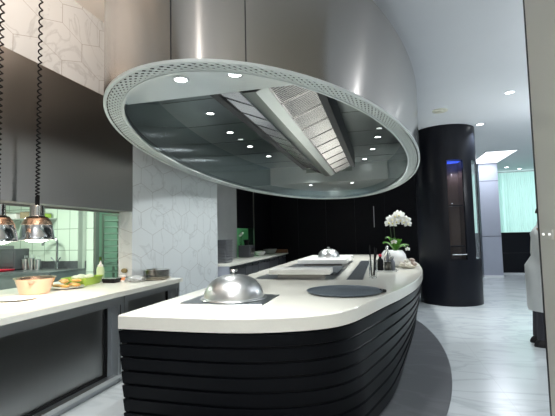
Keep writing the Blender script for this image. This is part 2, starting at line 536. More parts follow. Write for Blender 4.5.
# kitchen room
struct(MB().box(-8, -5.52, 6.6, 6.75, 0, 2.9).build('wall_kitchen', M['ktile']))
struct(MB().box(-8, -3.65, 8.9, 9.05, 0, 2.9).build('wall_kitchen_far', M['kwall']))
struct(MB().box(-8.15, -8, -1, 9.05, 0, 2.9).build('wall_kitchen_left', M['ktile']))
struct(MB().box(-4.3, -4.15, 9.05, 12.6, 0, 2.9).box(-4.15, -3.65, 12.45, 12.6, 0, 2.9).build('wall_kitchen_end', M['green_lit']))
struct(MB().box(-8.15, -3.25, -1, 12.6, 2.9, 3.0).build('ceiling_kitchen', M['ceil']))
# far right: window wall, window, column
struct(MB().box(2.0, 9, 16.9, 17, 0, ZR).build('wall_far', M['ceil']))
wf = MB()
for x in (3.0, 4.5, 6.0, 7.5, 8.9):
    wf.box(x, x + 0.06, 16.80, 16.88, 0.3, 3.5)
for z in (0.3, 3.44):
    wf.box(3.0, 8.96, 16.80, 16.88, z, z + 0.06)
struct(wf.build('window_1', M['steel_dark']))
struct(MB().box(3.03, 3.57, 13.76, 14.1, 0.06, ZR).build('wall_column', M['grey_panel']))
struct(MB().box(3.02, 3.58, 13.75, 14.11, 0, 0.07).build('baseboard_column', M['ceil']))
sl = MB()
for z in (1.27, 3.0):
    sl.box(3.025, 3.575, 13.755, 13.76, z, z + 0.012)
struct(sl.build('trim_4', M['dark_trim']))
struct(MB().box(2.0, 9, 14.52, 14.6, 0, 0.07).build('baseboard_far', M['ceil']))
struct(MB().box(-3.05, 3.0, -4.0, -3.9, 0, ZR).build('wall_front', mat('brown_wall_paint', (0.40, 0.33, 0.29), 0.6, noise=0.04)))
# right wall beside the camera
struct(MB().box(0.985, 1.15, -1.5, 2.93, 0, ZR).build('wall_right', M['taupe']))
struct(MB().box(0.982, 1.155, 2.93, 2.95, 0, ZR).build('trim_5', M['dark_trim']))

# ------------------------------------------------------------------ exhaust canopy
CX, CY, CA, CB = -1.178, 6.72, 1.755, 4.72
ZB, ZT, ZI, ZP = 2.45, 3.33, 3.05, 2.61
NE = 144


def ering(a, b, z, n=NE):
    return [(CX + a * math.cos(2 * PI * i / n), CY + b * math.sin(2 * PI * i / n), z) for i in range(n)]


canopy = thing('exhaust_canopy', 'huge oval brushed steel exhaust canopy hanging over the island counter', 'range hood', (CX, CY, ZB))
sh = MB().loft([ering(CA, CB, ZB), ering(CA, CB, ZT), ering(CA - 0.03, CB - 0.03, ZT), ering(CA - 0.03, CB - 0.03, ZB), ering(CA, CB, ZB)], False, False)
sh.loft([ering(CA - 0.01, CB - 0.01, ZT - 0.01), ering(CA - 0.01, CB - 0.01, ZT)])
sh.loft([ering(CA - 0.5, CB - 0.9, ZT - 0.005), ering(CA - 0.5, CB - 0.9, ZR)])
sh.build('shell', M['shell'], canopy, True)
RO = 0.155
for ang in (-88.4, -75.2, 12, 60, 120, 168, 215):
    a = R(ang)
    x, y = CX + CA * math.cos(a), CY + CB * math.sin(a)
    t = Vector((-CA * math.sin(a), CB * math.cos(a), 0)).normalized()
    nrm = Vector((t.y, -t.x, 0))
    p = Vector((x, y, 0))
    q = [p + t * u + nrm * w for u, w in ((-0.003, -0.004), (0.003, -0.004), (0.003, 0.0015), (-0.003, 0.0015))]
    MB().loft([[(k.x, k.y, ZB + 0.012) for k in q], [(k.x, k.y, ZT) for k in q]]).build('seam', M['dark_trim'], canopy, True)
# perforated air rim: two bands and two layers of crossing slats
rm = MB()
rm.loft([ering(CA + 0.004, CB + 0.004, ZB - 0.006), ering(CA + 0.004, CB + 0.004, ZB + 0.012), ering(CA - 0.02, CB - 0.02, ZB + 0.012), ering(CA - 0.02, CB - 0.02, ZB - 0.006), ering(CA + 0.004, CB + 0.004, ZB - 0.006)], False, False)
rm.loft([ering(CA - RO + 0.016, CB - RO + 0.016, ZB - 0.006), ering(CA - RO + 0.016, CB - RO + 0.016, ZB + 0.012), ering(CA - RO - 0.004, CB - RO - 0.004, ZB + 0.012), ering(CA - RO - 0.004, CB - RO - 0.004, ZB - 0.006), ering(CA - RO + 0.016, CB - RO + 0.016, ZB - 0.006)], False, False)
rm.build('rim_band', M['rim'], canopy, True)
NS = 310
# even arc-length parameters
ts, L = [0.0], 0.0
K = 4000
arc = [0.0]
for k in range(1, K + 1):
    a0, a1 = 2 * PI * (k - 1) / K, 2 * PI * k / K
    L += math.hypot(CA * (math.cos(a1) - math.cos(a0)), CB * (math.sin(a1) - math.sin(a0)))
    arc.append(L)
par = []
j = 0
for i in range(NS):
    s_ = L * i / NS
    while arc[j + 1] < s_:
        j += 1
    par.append(2 * PI * (j + (s_ - arc[j]) / (arc[j + 1] - arc[j])) / K)
mesh_ = MB()


def epoint(a, off, z):
    return Vector((CX + (CA - off) * math.cos(a), CY + (CB - off) * math.sin(a), z))


for lay, sgn, z0 in ((0, 1, ZB), (1, -1, ZB + 0.003)):
    for i in range(NS):
        p0 = epoint(par[i], 0.018, z0)
        p1 = epoint(par[(i + sgn * 3) % NS], RO - 0.014, z0)
        d = (p1 - p0); d.z = 0
        w = Vector((-d.y, d.x, 0)).normalized() * 0.0080
        vs = [p0 - w, p0 + w, p1 + w, p1 - w]
        vs2 = [v + Vector((0, 0, 0.003)) for v in vs]
        mesh_.add(vs + vs2, [(0, 1, 2, 3), (7, 6, 5, 4), (0, 4, 5, 1), (1, 5, 6, 2), (2, 6, 7, 3), (3, 7, 4, 0)])
mesh_.build('perforated_grille', M['rim'], canopy, True)
MB().loft([ering(CA - 0.03, CB - 0.03, ZB + 0.05), ering(CA - 0.03, CB - 0.03, ZB + 0.055), ering(CA - RO - 0.002, CB - RO - 0.002, ZB + 0.055), ering(CA - RO - 0.002, CB - RO - 0.002, ZB + 0.05), ering(CA - 0.03, CB - 0.03, ZB + 0.05)], False, False).build('air_slot', M['dark_in'], canopy, True)
IA, IB = CA - RO, CB - RO
MB().loft([ering(IA, IB, ZB), ering(IA, IB, ZI + 0.02), ering(IA + 0.01, IB + 0.01, ZI + 0.02), ering(IA + 0.01, IB + 0.01, ZB), ering(IA, IB, ZB)], False, False).build('inner_wall', M['inner'], canopy, True)
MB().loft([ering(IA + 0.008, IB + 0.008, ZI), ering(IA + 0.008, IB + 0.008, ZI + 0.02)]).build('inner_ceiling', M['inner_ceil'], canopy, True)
jm = MB()
for y in (4.2, 5.25, 6.3, 7.35, 8.4):
    jm.box(CX - IA * math.sqrt(1 - ((y - CY) / IB) ** 2) + 0.02, CX + IA * math.sqrt(1 - ((y - CY) / IB) ** 2) - 0.02, y, y + 0.006, ZI - 0.004, ZI + 0.002)
jm.build('panel_joint', M['dark_trim'], canopy, True)


def chord_panel(y0, y1, near):
    """flat lower panel that closes the near or far end of the oval"""
    n = 24
    if near:
        amax = math.asin(max(-1, min(1, (y1 - CY) / IB)))     # negative
        angs = [PI - amax + (2 * amax + PI) * k / n for k in range(n + 1)]
    else:
        amax = math.asin((y0 - CY) / IB)
        angs = [amax + (PI - 2 * amax) * k / n for k in range(n + 1)]
    return [(CX + (IA - 0.001) * math.cos(a), CY + (IB - 0.001) * math.sin(a)) for a in angs]


near_out = chord_panel(0, 2.97, True)
far_out = chord_panel(9.15, 0, False)
MB().prism(near_out, ZP, ZI).build('end_panel', M['end'], canopy, True)
MB().prism(far_out, ZP + 0.04, ZI).build('end_panel', M['end'], canopy, True)

# grease filter bank along the middle
AX = -0.986
FS = 1.0714
fh = MB()
Y0, Y1 = 3.03, 7.98
zi, zo = H + 1.12 * FS, H + 1.24 * FS
# right and left side boxes of the bank, end plates
for s in (1, -1):
    x0, x1 = AX + s * 0.445, AX + s * 0.52
    fh.box(min(x0, x1), max(x0, x1), Y0, Y1, zo - 0.01, ZI)
for s in (1, -1):
    fh.loft([[(AX + s * x, y, z) for x, z in ((0.125, zi + 0.03), (0.447, zo + 0.03), (0.447, zo + 0.04), (0.125, zi + 0.04))] for y in (Y0, Y1)])
hood = fh.build('filter_housing', M['dark_in'], canopy, True)
MB().box(AX - 0.46, AX + 0.46, Y1, Y1 + 0.04, zi + 0.05, ZI).build('end_cap', M['channel'], hood, True)
ch = MB()
prof = [(-0.125, zi + 0.10), (-0.125, zi + 0.005), (-0.068, zi - 0.035), (0.035, zi - 0.035), (0.125, zi + 0.005), (0.125, zi + 0.10)]
ch.loft([[(AX + x, Y0, z) for x, z in prof], [(AX + x, Y1, z) for x, z in prof]])
ch.build('light_channel', M['chan_dark'], hood, True)
MB().loft([[(AX + x, y, z) for x, z in ((0.035, zi - 0.035), (0.127, zi + 0.006), (0.130, zi + 0.003), (0.037, zi - 0.039))] for y in (Y0 + 0.01, Y1 - 0.01)]).build('lit_face_strip', M['end'], hood, True)  # right slope kept paler than the channel: its lit side put into colour
NF = 10
pitch = (Y1 - Y0) / NF
for s in (1, -1):
    for k in range(NF):
        ya, yb = Y0 + k * pitch + 0.008, Y0 + (k + 1) * pitch - 0.008
        fb = MB()
        xi, xo = AX + s * 0.126, AX + s * 0.447
        xi_, xo_ = xi, xo

        def P(u, v, dz):                                     # u across the slope, v along Y
            return (xi_ + (xo_ - xi_) * u, ya + (yb - ya) * v, zi + 0.01 + (zo - zi) * u + dz)
        # frame bars
        for (u0, u1, v0, v1) in ((0, 1, 0, 0.04), (0, 1, 0.96, 1), (0, 0.05, 0, 1), (0.95, 1, 0, 1)):
            fb.add([P(u0, v0, 0), P(u1, v0, 0), P(u1, v1, 0), P(u0, v1, 0), P(u0, v0, 0.02), P(u1, v0, 0.02), P(u1, v1, 0.02), P(u0, v1, 0.02)],
                   [(0, 1, 2, 3), (4, 7, 6, 5), (0, 4, 5, 1), (1, 5, 6, 2), (2, 6, 7, 3), (3, 7, 4, 0)])
        nb = 11
        for q in range(nb):
            v0 = 0.05 + 0.9 * (q + 0.20) / nb
            v1 = 0.05 + 0.9 * (q + 0.72) / nb
            fb.add([P(0.03, v0, 0.004), P(0.97, v0, 0.004), P(0.97, v1, 0.0), P(0.03, v1, 0.0), P(0.03, v0, 0.008), P(0.97, v0, 0.008), P(0.97, v1, 0.004), P(0.03, v1, 0.004)],
                   [(0, 1, 2, 3), (4, 7, 6, 5), (0, 4, 5, 1), (1, 5, 6, 2), (2, 6, 7, 3), (3, 7, 4, 0)])
        fb.build('baffle_filter', M['filter'], hood, True)


def canopy_light(x, y, z, on=True, energy=108):
    d = MB().lathe([(0.062, 0.0), (0.062, -0.010), (0.046, -0.012), (0.044, 0.0)], (x, y, z), 20)
    o = d.build('downlight', M['polish'], canopy, True)
    MB().lathe([(0.043, -0.002), (0.043, -0.009)], (x, y, z), 20).build('lamp_lens', M['lens'] if on else M['dim_lens'], o, True)
    if on:
        lamp('canopy_downlight', 'SPOT', (x, y, z - 0.03), energy, (0.97, 1.0, 0.98), (x, y, 0), spot_size=R(108), spot_blend=0.9, shadow_soft_size=0.04)


for (x, y) in ((-2.09, 4.71), (-2.20, 5.68), (-2.22, 6.70), (-2.15, 7.67), (-0.01, 6.76), (-0.11, 7.71), (-0.30, 8.70), (-1.54, 8.76)):
    canopy_light(x, y, ZI)
for (x, y) in ((-2.20, 6.15), (0.02, 6.2)):
    canopy_light(x, y, ZI, False)
for (x, y) in ((-1.38, 2.59), (-0.97, 2.62)):
    canopy_light(x, y, ZP)
for (x, y) in ((-1.62, 9.5), (-0.64, 9.5)):
    canopy_light(x, y, ZP + 0.04)

# ------------------------------------------------------------------ island counter
top_c = [(-1.87, 2.55), (-1.38, 2.545), (-1.06, 2.555), (-0.81, 2.60), (-0.59, 2.68), (-0.43, 2.77), (-0.32, 2.87), (-0.23, 3.02), (-0.155, 3.22),
         (0.01, 3.72), (0.18, 4.22), (0.36, 4.90), (0.50, 5.75), (0.57, 6.5), (0.605, 7.5), (0.56, 8.6), (0.42, 9.6), (0.15, 10.4), (-0.3, 10.75), (-1.1, 10.8), (-1.85, 10.8)]
bot_c = [(-1.82, 2.57), (-1.38, 2.555), (-1.06, 2.56), (-0.80, 2.59), (-0.57, 2.66), (-0.40, 2.75), (-0.27, 2.87), (-0.17, 3.02), (-0.10, 3.20),
         (0.04, 3.66), (0.13, 4.18), (0.22, 4.85), (0.34, 5.70), (0.43, 6.5), (0.49, 7.4), (0.45, 8.5), (0.32, 9.4), (0.05, 10.1), (-0.35, 10.5), (-1.1, 10.6), (-1.82, 10.6)]
NCOR = (0, 20)
top_o = smooth_closed(top_c, 7, NCOR)
bot_o = smooth_closed(bot_c, 7, NCOR)
island = thing('island_counter', 'long curved island counter with cream stone top and black louvred base', 'kitchen island', (-0.8, 6.5, 0))
ctop = MB().loft([[(x, y, 0.802) for x, y in top_o], [(x, y, 0.892) for x, y in top_o], [(-0.8 + (x + 0.8) * 0.996, 6.5 + (y - 6.5) * 0.998, 0.900) for x, y in top_o]])
ctop.build('countertop', M['slab'], island, True, angle=30)


def inset(o, d):
    n = len(o)
    res = []
    for i in range(n):
        a, b_ = Vector(o[i - 1]), Vector(o[(i + 1) % n])
        t = (b_ - a).normalized()
        res.append((o[i][0] - t.y * d, o[i][1] + t.x * d))
    return res


def level(t):
    return [(a[0] * t + b_[0] * (1 - t), a[1] * t + b_[1] * (1 - t)) for a, b_ in zip(top_o, bot_o)]


hl = MB()
NB = 8
zb0, zb1 = 0.03, 0.80
bh = (zb1 - zb0) / NB
rings = []
core = []
for k in range(NB):
    za, zc = zb0 + k * bh, zb0 + (k + 1) * bh
    oa, oc = inset(level(za / 0.8), 0.011), inset(level(zc / 0.8), 0.005)
    g = inset(level(za / 0.8), 0.022)
    rings += [[(x, y, za) for x, y in g], [(x, y, za + 0.004) for x, y in oa], [(x, y, zc - 0.012) for x, y in oc], [(x, y, zc - 0.010) for x, y in g]]
hl.loft(rings)
hl.build('louvred_base', M['hull'], island, True, angle=25)
pl = inset(bot_o, 0.10)
MB().prism(pl, 0.0, 0.05).build('plinth', M['black_pl'], island, True)
MB().bbox(-1.655, -0.935, 3.06, 3.62, 0.896, 0.906, 0.004, 1).build('warming_plate', M['griddle'], island, True)
tp = MB().box(-1.60, -0.575, 4.90, 8.23, 0.895, 0.904)
tp.build('teppan_plate', M['griddle'], island, True)
vg = MB().box(-0.435, -0.24, 4.90, 8.30, 0.895, 0.903)
for k in range(60):
    y = 4.93 + k * 0.0557
    vg.box(-0.425, -0.25, y, y + 0.02, 0.903, 0.906)
vg.build('vent_grille', M['vent'], island, True)
rs = MB().bbox(-1.38, -0.62, 4.82, 5.13, 0.965, 1.03, 0.008, 2)
rs.build('raised_shelf', M['raised'], island, True)
MB().box(-1.30, -0.70, 4.95, 5.10, 0.903, 0.966).build('shelf_support', M['steel_dark'], island, True)
rs = MB().bbox(-1.39, -0.57, 6.60, 8.10, 0.965, 1.03, 0.008, 2)
rs.build('raised_shelf', M['raised'], island, True)
MB().box(-1.30, -0.66, 6.75, 8.0, 0.903, 0.966).build('shelf_support', M['steel_dark'], island, True)
gb = MB().bbox(-1.31, -0.60, 5.35, 6.40, 0.925, 0.945, 0.005, 1).box(-1.26, -0.66, 5.40, 6.3, 0.903, 0.926)
gb.build('griddle_block', M['vent'], island, True)

# ------------------------------------------------------------------ left pass counter
worktop = MB()
wo = [(-2.555, -1.0), (-2.555, 4.82), (-3.046, 4.82), (-3.046, 4.425), (-4.05, 4.425), (-4.05, -1.0)]
worktop.prism(wo, 0.872, 0.92)
wt = worktop.build('pass_worktop', M['slab_left'], None, loc=(-3.2, 2.0, 0.872))
tag(wt, 'pale stone worktop of the serving pass under the steel wall hood', 'worktop')


def pass_unit(name, y0, y1, label, toprail):
    u = thing(name, label, 'cabinet', (-2.85, (y0 + y1) / 2, 0))
    fx = -2.585
    f = MB().box(-2.66, fx, y0, y1, toprail, 0.871).box(-2.66, fx, y0, y0 + 0.06, 0.10, toprail).box(-2.66, fx, y1 - 0.09, y1, 0.10, toprail)
    f.box(-2.70, -2.66, y1 - 0.15, y1 - 0.09, 0.1, toprail)
    f.build('frame', M['cab_steel'], u, True)
    p = MB().box(-2.72, -2.69, y0, y1, 0.10, toprail + 0.02)
    n = max(1, int((y1 - y0) / 0.55))
    p.build('front_panel', M['cab_panel'], u, True)
    MB().box(-2.692, -2.672, y0 + 0.06, y1 - 0.15, 0.10, 0.125).box(-2.692, -2.664, y1 - 0.162, y1 - 0.15, 0.10, toprail).box(-2.655, -2.5845, y1 - 0.062, y1 - 0.052, 0.10, toprail).build('shadow_gap', M['black_pl'], u, True)
    MB().box(-3.04, -2.64, y0, y1, 0.0, 0.10).build('plinth', M['cab_steel'], u, True)
    MB().box(-2.64, -2.60, y0, y1, 0.06, 0.10).build('lower_rail', M['steel'], u, True)
    MB().box(-3.04, -2.72, y0, y1, 0.10, 0.871).build('carcass', M['grey_box'], u, True)
    return u


pass_unit('pass_cabinet', -1.0, 3.62, 'long dark steel cabinet with one recessed panel under the pass worktop', 0.785)
pass_unit('pass_cabinet', 3.63, 4.78, 'short dark steel cabinet at the far end of the pass worktop', 0.80)
bc = thing('kitchen_base_cabinet', 'grey steel base standing on the kitchen side of the pass worktop', 'cabinet', (-3.65, 2, 0))
MB().box(-4.0, -3.27, -1.0, 4.40, 0.05, 0.871).build('carcass', M['grey_box'], bc, True)
MB().box(-3.95, -3.27, -1.0, 4.40, 0.0, 0.05).build('plinth', M['black_pl'], bc, True)

# steel hood in the wall above the pass
wh = thing('wall_hood', 'wide brushed steel hood panel set in the tiled wall above the pass', 'range hood', (-3.15, 1.7, 1.79))
MB().box(-3.075, -3.045, -4.0, 4.43, 1.79, 3.10).build('front_panel', M['steel_dark'], wh, True)
MB().box(-3.25, -3.075, -4.0, 4.43, 1.79, 1.805).box(-3.25, -3.235, -4.0, 4.43, 1.77, 1.80).build('bottom_lip', M['steel_dark'], wh, True)
MB().box(-3.25, -3.08, -4.0, 4.43, 1.806, 3.099).build('duct', M['grey_box'], wh, True)

# ------------------------------------------------------------------ heat lamps
def coil(z0, z1, px, py):
    pts = []
    z = z0
    a = 0.0
    while z < z1:
        u = (z - z0) / (z1 - z0)
        pitch = 0.030 + 0.045 * min(1, u * 1.3)
        pts.append((px + 0.014 * math.cos(a), py + 0.014 * math.sin(a), z))
        a += 2 * PI / 10
        z += pitch / 10
    return pts


hl_ = thing('heat_lamp', 'dome heat lamp on a coiled black cord, the full one nearer the island', 'lamp', (-2.9, 2.84, 1.455), group=None)
sp = [(0.143, 0.0), (0.146, 0.004), (0.143, 0.010), (0.139, 0.03), (0.130, 0.09), (0.118, 0.135), (0.100, 0.170), (0.080, 0.192), (0.055, 0.200), (0.050, 0.196), (0.074, 0.186), (0.094, 0.165), (0.112, 0.13), (0.124, 0.09), (0.134, 0.03)]
shd = MB().lathe(sp[:9], n=40)
shd = MB()
rings = [[(r * math.cos(2 * PI * i / 40), r * math.sin(2 * PI * i / 40), z) for i in range(40)] for r, z in sp + [sp[0]]]
shd.loft(rings, False, False)
so = shd.build('lamp_shade', M['chrome'], hl_)
MB().lathe([(0.1205, 0.132), (0.122, 0.134), (0.103, 0.171), (0.083, 0.194), (0.058, 0.203), (0.055, 0.200)], n=40).build('copper_reflection_ring', M['copper'], so)  # copper reflections on the chrome put into a coloured ring
MB().lathe([(0.080, 0.1935), (0.086, 0.1925), (0.080, 0.1985), (0.060, 0.2035), (0.058, 0.2015)], n=40).build('vent_ring', M['black_pl'], so)
MB().lathe([(0.058, 0.196), (0.064, 0.205), (0.059, 0.212), (0.056, 0.290), (0.050, 0.300), (0.02, 0.305)], n=28).build('lamp_cap', M['polish'], hl_)
MB().lathe([(0.018, 0.30), (0.018, 0.375), (0.012, 0.385)], n=14).build('cord_grip', M['black_pl'], hl_)
MB().tube(coil(0.38, ZL - 1.455, 0, 0), 0.0065, 6).build('coiled_cord', M['black_pl'], hl_)
MB().lathe([(0.02, 0.16), (0.06, 0.10), (0.095, 0.04), (0.098, 0.02), (0.085, -0.004), (0.05, -0.016), (0.01, -0.02)], n=28).build('bulb', M['bulb'], hl_)
lp2 = dup(hl_, (-2.9, 2.465, 1.445), 'dome heat lamp on a coiled black cord, cut by the left edge of the photo')
for y in (2.84, 2.465):
    lamp('heat_lamp_glow', 'SPOT', (-2.9, y, 1.42), 58, (1.0, 0.84, 0.70), (-3.25, y + 0.35, 0.9), spot_size=R(130), spot_blend=0.6, shadow_soft_size=0.06)

# ------------------------------------------------------------------ things on the pass
def at(x, y, z=0.92):
    return (x, y, z)


pot = thing('cooking_pot', 'wide copper toned steel pot on the pass worktop under the heat lamp', 'pot', at(-3.40, 3.32))
pr = [(0.125, 0.0), (0.135, 0.006), (0.178, 0.150), (0.190, 0.156), (0.190, 0.162), (0.176, 0.160), (0.170, 0.150), (0.128, 0.015), (0.02, 0.012)]
MB().loft([[(r * math.cos(2 * PI * i / 40), r * math.sin(2 * PI * i / 40), z) for i in range(40)] for r, z in pr], True, True).build('pot_body', M['copper'], pot)
hd = MB()
hd.tube([(-0.17, -0.05, 0.145), (-0.205, -0.05, 0.15), (-0.215, 0.0, 0.15), (-0.205, 0.05, 0.15), (-0.17, 0.05, 0.145)], 0.007, 8)
hd.build('handle', M['steel'], pot)

pz = thing('dinner_plate', 'white plate carrying golden fried pieces on the pass worktop', 'plate', at(-3.36, 3.70))
MB().loft([[(r * math.cos(2 * PI * i / 36), r * math.sin(2 * PI * i / 36), z) for i in range(36)] for r, z in ((0.10, 0), (0.11, 0.002), (0.175, 0.020), (0.178, 0.024), (0.172, 0.024), (0.11, 0.010), (0.01, 0.009))]).build('plate_body', M['white_cer'], pz)
rnd = random.Random(3)
fr0 = None
for k, (dx, dy, dz) in enumerate(((-0.085, -0.055, 0.037), (0.04, -0.085, 0.037), (0.095, 0.035, 0.037), (-0.02, 0.095, 0.037), (-0.10, 0.065, 0.078), (-0.01, -0.02, 0.075), (0.055, 0.08, 0.080))):
    if fr0 is None:
        fm = MB()
        n = 14
        rings = []
        for q in range(7):
            a = -PI / 2 + PI * q / 6
            rings.append([(max(math.cos(a), 0.05) * 0.052 * (1 + 0.18 * math.sin(3 * i * 2 * PI / n + q)) * math.cos(2 * PI * i / n),
                           max(math.cos(a), 0.05) * 0.040 * (1 + 0.15 * math.cos(2 * i * 2 * PI / n + q)) * math.sin(2 * PI * i / n), 0.018 * math.sin(a)) for i in range(n)])
        fm.loft(rings)
        fr0 = fm.build('fried_piece', M['food'])
        tag(fr0, 'golden fried piece heaped on the white plate on the pass', 'food', 'fried pieces on the white plate')
        o = fr0
    else:
        o = fr0.copy(); C.objects.link(o)
    o.location = (-3.36 + dx, 3.70 + dy, 0.92 + dz)
    o.rotation_euler = (0.1 * (k % 3 - 1), 0.1 * (k % 2), k * 1.1)

tub = thing('food_tub', 'lime green oblong tub of wrapped leaves on the pass worktop', 'tub', at(-3.46, 4.06), R(8))


def rrect(hx, hy, r, z, n=5):
    pts = []
    for cx, cy, a0 in ((hx - r, hy - r, 0), (-hx + r, hy - r, 90), (-hx + r, -hy + r, 180), (hx - r, -hy + r, 270)):
        for k in range(n):
            a = R(a0 + 90 * k / (n - 1))
            pts.append((cx + r * math.cos(a), cy + r * math.sin(a), z))
    return pts


MB().loft([rrect(0.125, 0.17, 0.03, 0), rrect(0.15, 0.20, 0.035, 0.085), rrect(0.158, 0.208, 0.035, 0.088), rrect(0.158, 0.208, 0.035, 0.092), rrect(0.146, 0.196, 0.03, 0.090), rrect(0.122, 0.167, 0.03, 0.012)]).build('tub_body', M['green_pl'], tub)
hb = MB()
for k in range(9):
    hb.ell((rnd.uniform(-0.09, 0.09), rnd.uniform(-0.14, 0.14), 0.085), 0.05, 0.045, 0.03, 10, 6)
lf = hb.build('wrapped_leaves', M['herb'], tub)
lf['kind'] = 'stuff'

sq = thing('squeeze_bottle', 'pale green squeeze bottle with pointed nozzle standing near the tiled pier', 'bottle', at(-3.46, 4.365))
MB().lathe([(0.04, 0), (0.046, 0.005), (0.047, 0.15), (0.042, 0.175), (0.03, 0.19)], n=24).build('bottle_body', M['bottle'], sq)
MB().lathe([(0.034, 0.185), (0.034, 0.205), (0.016, 0.215), (0.005, 0.262)], n=18).build('nozzle_cap', M['paper'], sq)
bx = thing('food_container', 'low black container beside the green tub on the pass worktop', 'container', at(-3.22, 4.30 - 0.04))
MB().loft([rrect(0.085, 0.06, 0.02, 0), rrect(0.10, 0.072, 0.02, 0.05), rrect(0.092, 0.066, 0.02, 0.05), rrect(0.08, 0.055, 0.02, 0.01)]).build('container_body', M['black_pl'], bx)
MB().loft([rrect(0.101, 0.073, 0.02, 0.05), rrect(0.101, 0.073, 0.02, 0.056)]).build('clear_lid', M['film'], bx)
cup = thing('paper_cup', 'white and orange paper cup in front of the beige jamb', 'cup', at(-3.135, 4.36))
MB().lathe([(0.03, 0), (0.04, 0.075), (0.042, 0.078), (0.03, 0.08)], n=20).build('cup_body', M['paper'], cup)
MB().lathe([(0.0345, 0.02), (0.0385, 0.055)], n=20).build('printed_band', M['orange'], cup)
sg = thing('sponge', 'small olive brown scouring sponge stuck on the beige jamb', 'sponge', (-3.14, 4.40, 1.02))
MB().ell((0, 0.0, 0.03), 0.045, 0.026, 0.03, 14, 8).build('sponge_body', mat('olive_sponge', (0.20, 0.16, 0.07), 0.8, noise=0.4, nscale=20, bump=0.5), sg)
MB().cyl((0, -0.0, 0.045), (0, 0.034, 0.055), 0.006).build('hook', M['steel'], sg)
wb = MB()
n = 22
rings = []
for q in range(8):
    a = -PI / 2 + PI * q / 7
    rings.append([(max(math.cos(a), 0.05) * 0.12 * (1 + 0.16 * math.sin(5 * i * 2 * PI / n + q * 1.7)) * math.cos(2 * PI * i / n),
                   max(math.cos(a), 0.05) * 0.11 * (1 + 0.16 * math.cos(4 * i * 2 * PI / n + q)) * math.sin(2 * PI * i / n), 0.04 + 0.04 * math.sin(a)) for i in range(n)])
wb.loft(rings)
bag = wb.build('plastic_bag', M['film'], loc=(0, 0, 0))
bag.location = at(-2.93, 4.33)
tag(bag, 'crumpled clear plastic bag on the pass worktop before the bowl stack', 'bag')
# stack of metal tins at the counter end
sb0 = thing('serving_plate', 'pale plate at the bottom of the tin stack on the pass end', 'plate', at(-2.83, 4.63))
MB().lathe([(0.12, 0), (0.185, 0.018), (0.187, 0.022), (0.12, 0.014), (0.02, 0.012)], n=36).build('plate_body', M['shellp'], sb0)
tins = None
for k in range(6):
    z = 0.938 + k * 0.016
    if tins is None:
        tb = MB()
        pr = [(0.135, 0.0), (0.14, 0.003), (0.168, 0.026), (0.176, 0.027), (0.176, 0.030), (0.166, 0.030), (0.136, 0.006), (0.02, 0.005)]
        nn = 44
        tb.loft([[(r * (1 + (0.025 if r > 0.15 and i % 2 else 0)) * math.cos(2 * PI * i / nn), r * (1 + (0.025 if r > 0.15 and i % 2 else 0)) * math.sin(2 * PI * i / nn), zz) for i in range(nn)] for r, zz in pr])
        tins = tb.build('baking_tin', M['polish'])
        o = tins
    else:
        o = tins.copy(); C.objects.link(o)
    o.location = (-2.83, 4.63, z)
    o.rotation_euler = (0, 0, 0.3 * k)
    tag(o, 'fluted metal tin nested in the stack at the end of the pass worktop', 'tin', 'stacked metal tins on the pass end')

rt = thing('serving_tray', 'flat red tray lying on the front of the steel sink bench', 'tray', (-6.85, 5.86, 0.902), R(90))
MB().loft([rrect(0.15, 0.22, 0.03, 0), rrect(0.17, 0.24, 0.03, 0.03), rrect(0.163, 0.233, 0.03, 0.03), rrect(0.145, 0.215, 0.03, 0.008)]).build('tray_body', M['red'], rt)
wp = thing('dinner_plate', 'empty white plate at the left edge of the pass worktop', 'plate', at(-3.18, 2.93))
MB().loft([[(r * math.cos(2 * PI * i / 36), r * math.sin(2 * PI * i / 36), z) for i in range(36)] for r, z in ((0.08, 0), (0.09, 0.002), (0.145, 0.016), (0.147, 0.020), (0.142, 0.020), (0.09, 0.009), (0.01, 0.008))]).build('plate_body', M['white_cer'], wp)

# ------------------------------------------------------------------ kitchen behind the pass
kb = thing('sink_bench', 'steel sink bench along the pale tiled kitchen wall', 'sink', (-6.6, 6.25, 0))
MB().box(-7.95, -5.55, 5.70, 6.59, 0.86, 0.90).box(-7.95, -5.55, 6.57, 6.595, 0.90, 1.04).build('bench_top', M['mixed'], kb, True)
MB().box(-7.95, -5.55, 5.75, 6.58, 0.12, 0.86).build('cabinet_body', M['grey_box'], kb, True)
MB().box(-7.95, -5.55, 6.05, 6.58, 0.0, 0.12).build('plinth', M['black_pl'], kb, True)
fa = thing('kitchen_faucet', 'tall arched chrome faucet over the steel sink bench', 'faucet', (-6.05, 6.40, 0.902))
MB().lathe([(0.035, 0), (0.035, 0.02), (0.022, 0.05), (0.022, 0.14), (0.018, 0.15)], n=18).build('faucet_base', M['faucet'], fa)
pts = [(0, 0, 0.14), (0, 0, 0.50)] + [(-0.15 + 0.15 * math.cos(a), 0, 0.50 + 0.12 * math.sin(a)) for a in [PI * k / 12 for k in range(1, 10)]] + [(-0.33, 0, 0.50), (-0.34, 0, 0.45)]
MB().tube(pts, 0.022, 10).build('spout', M['faucet'], fa)
for s in (-1, 1):
    MB().tube([(0, 0, 0.12), (s * 0.06, -0.02, 0.17), (s * 0.11, -0.03, 0.22)], [0.012, 0.010, 0.013], 8).build('handle', M['faucet'], fa)
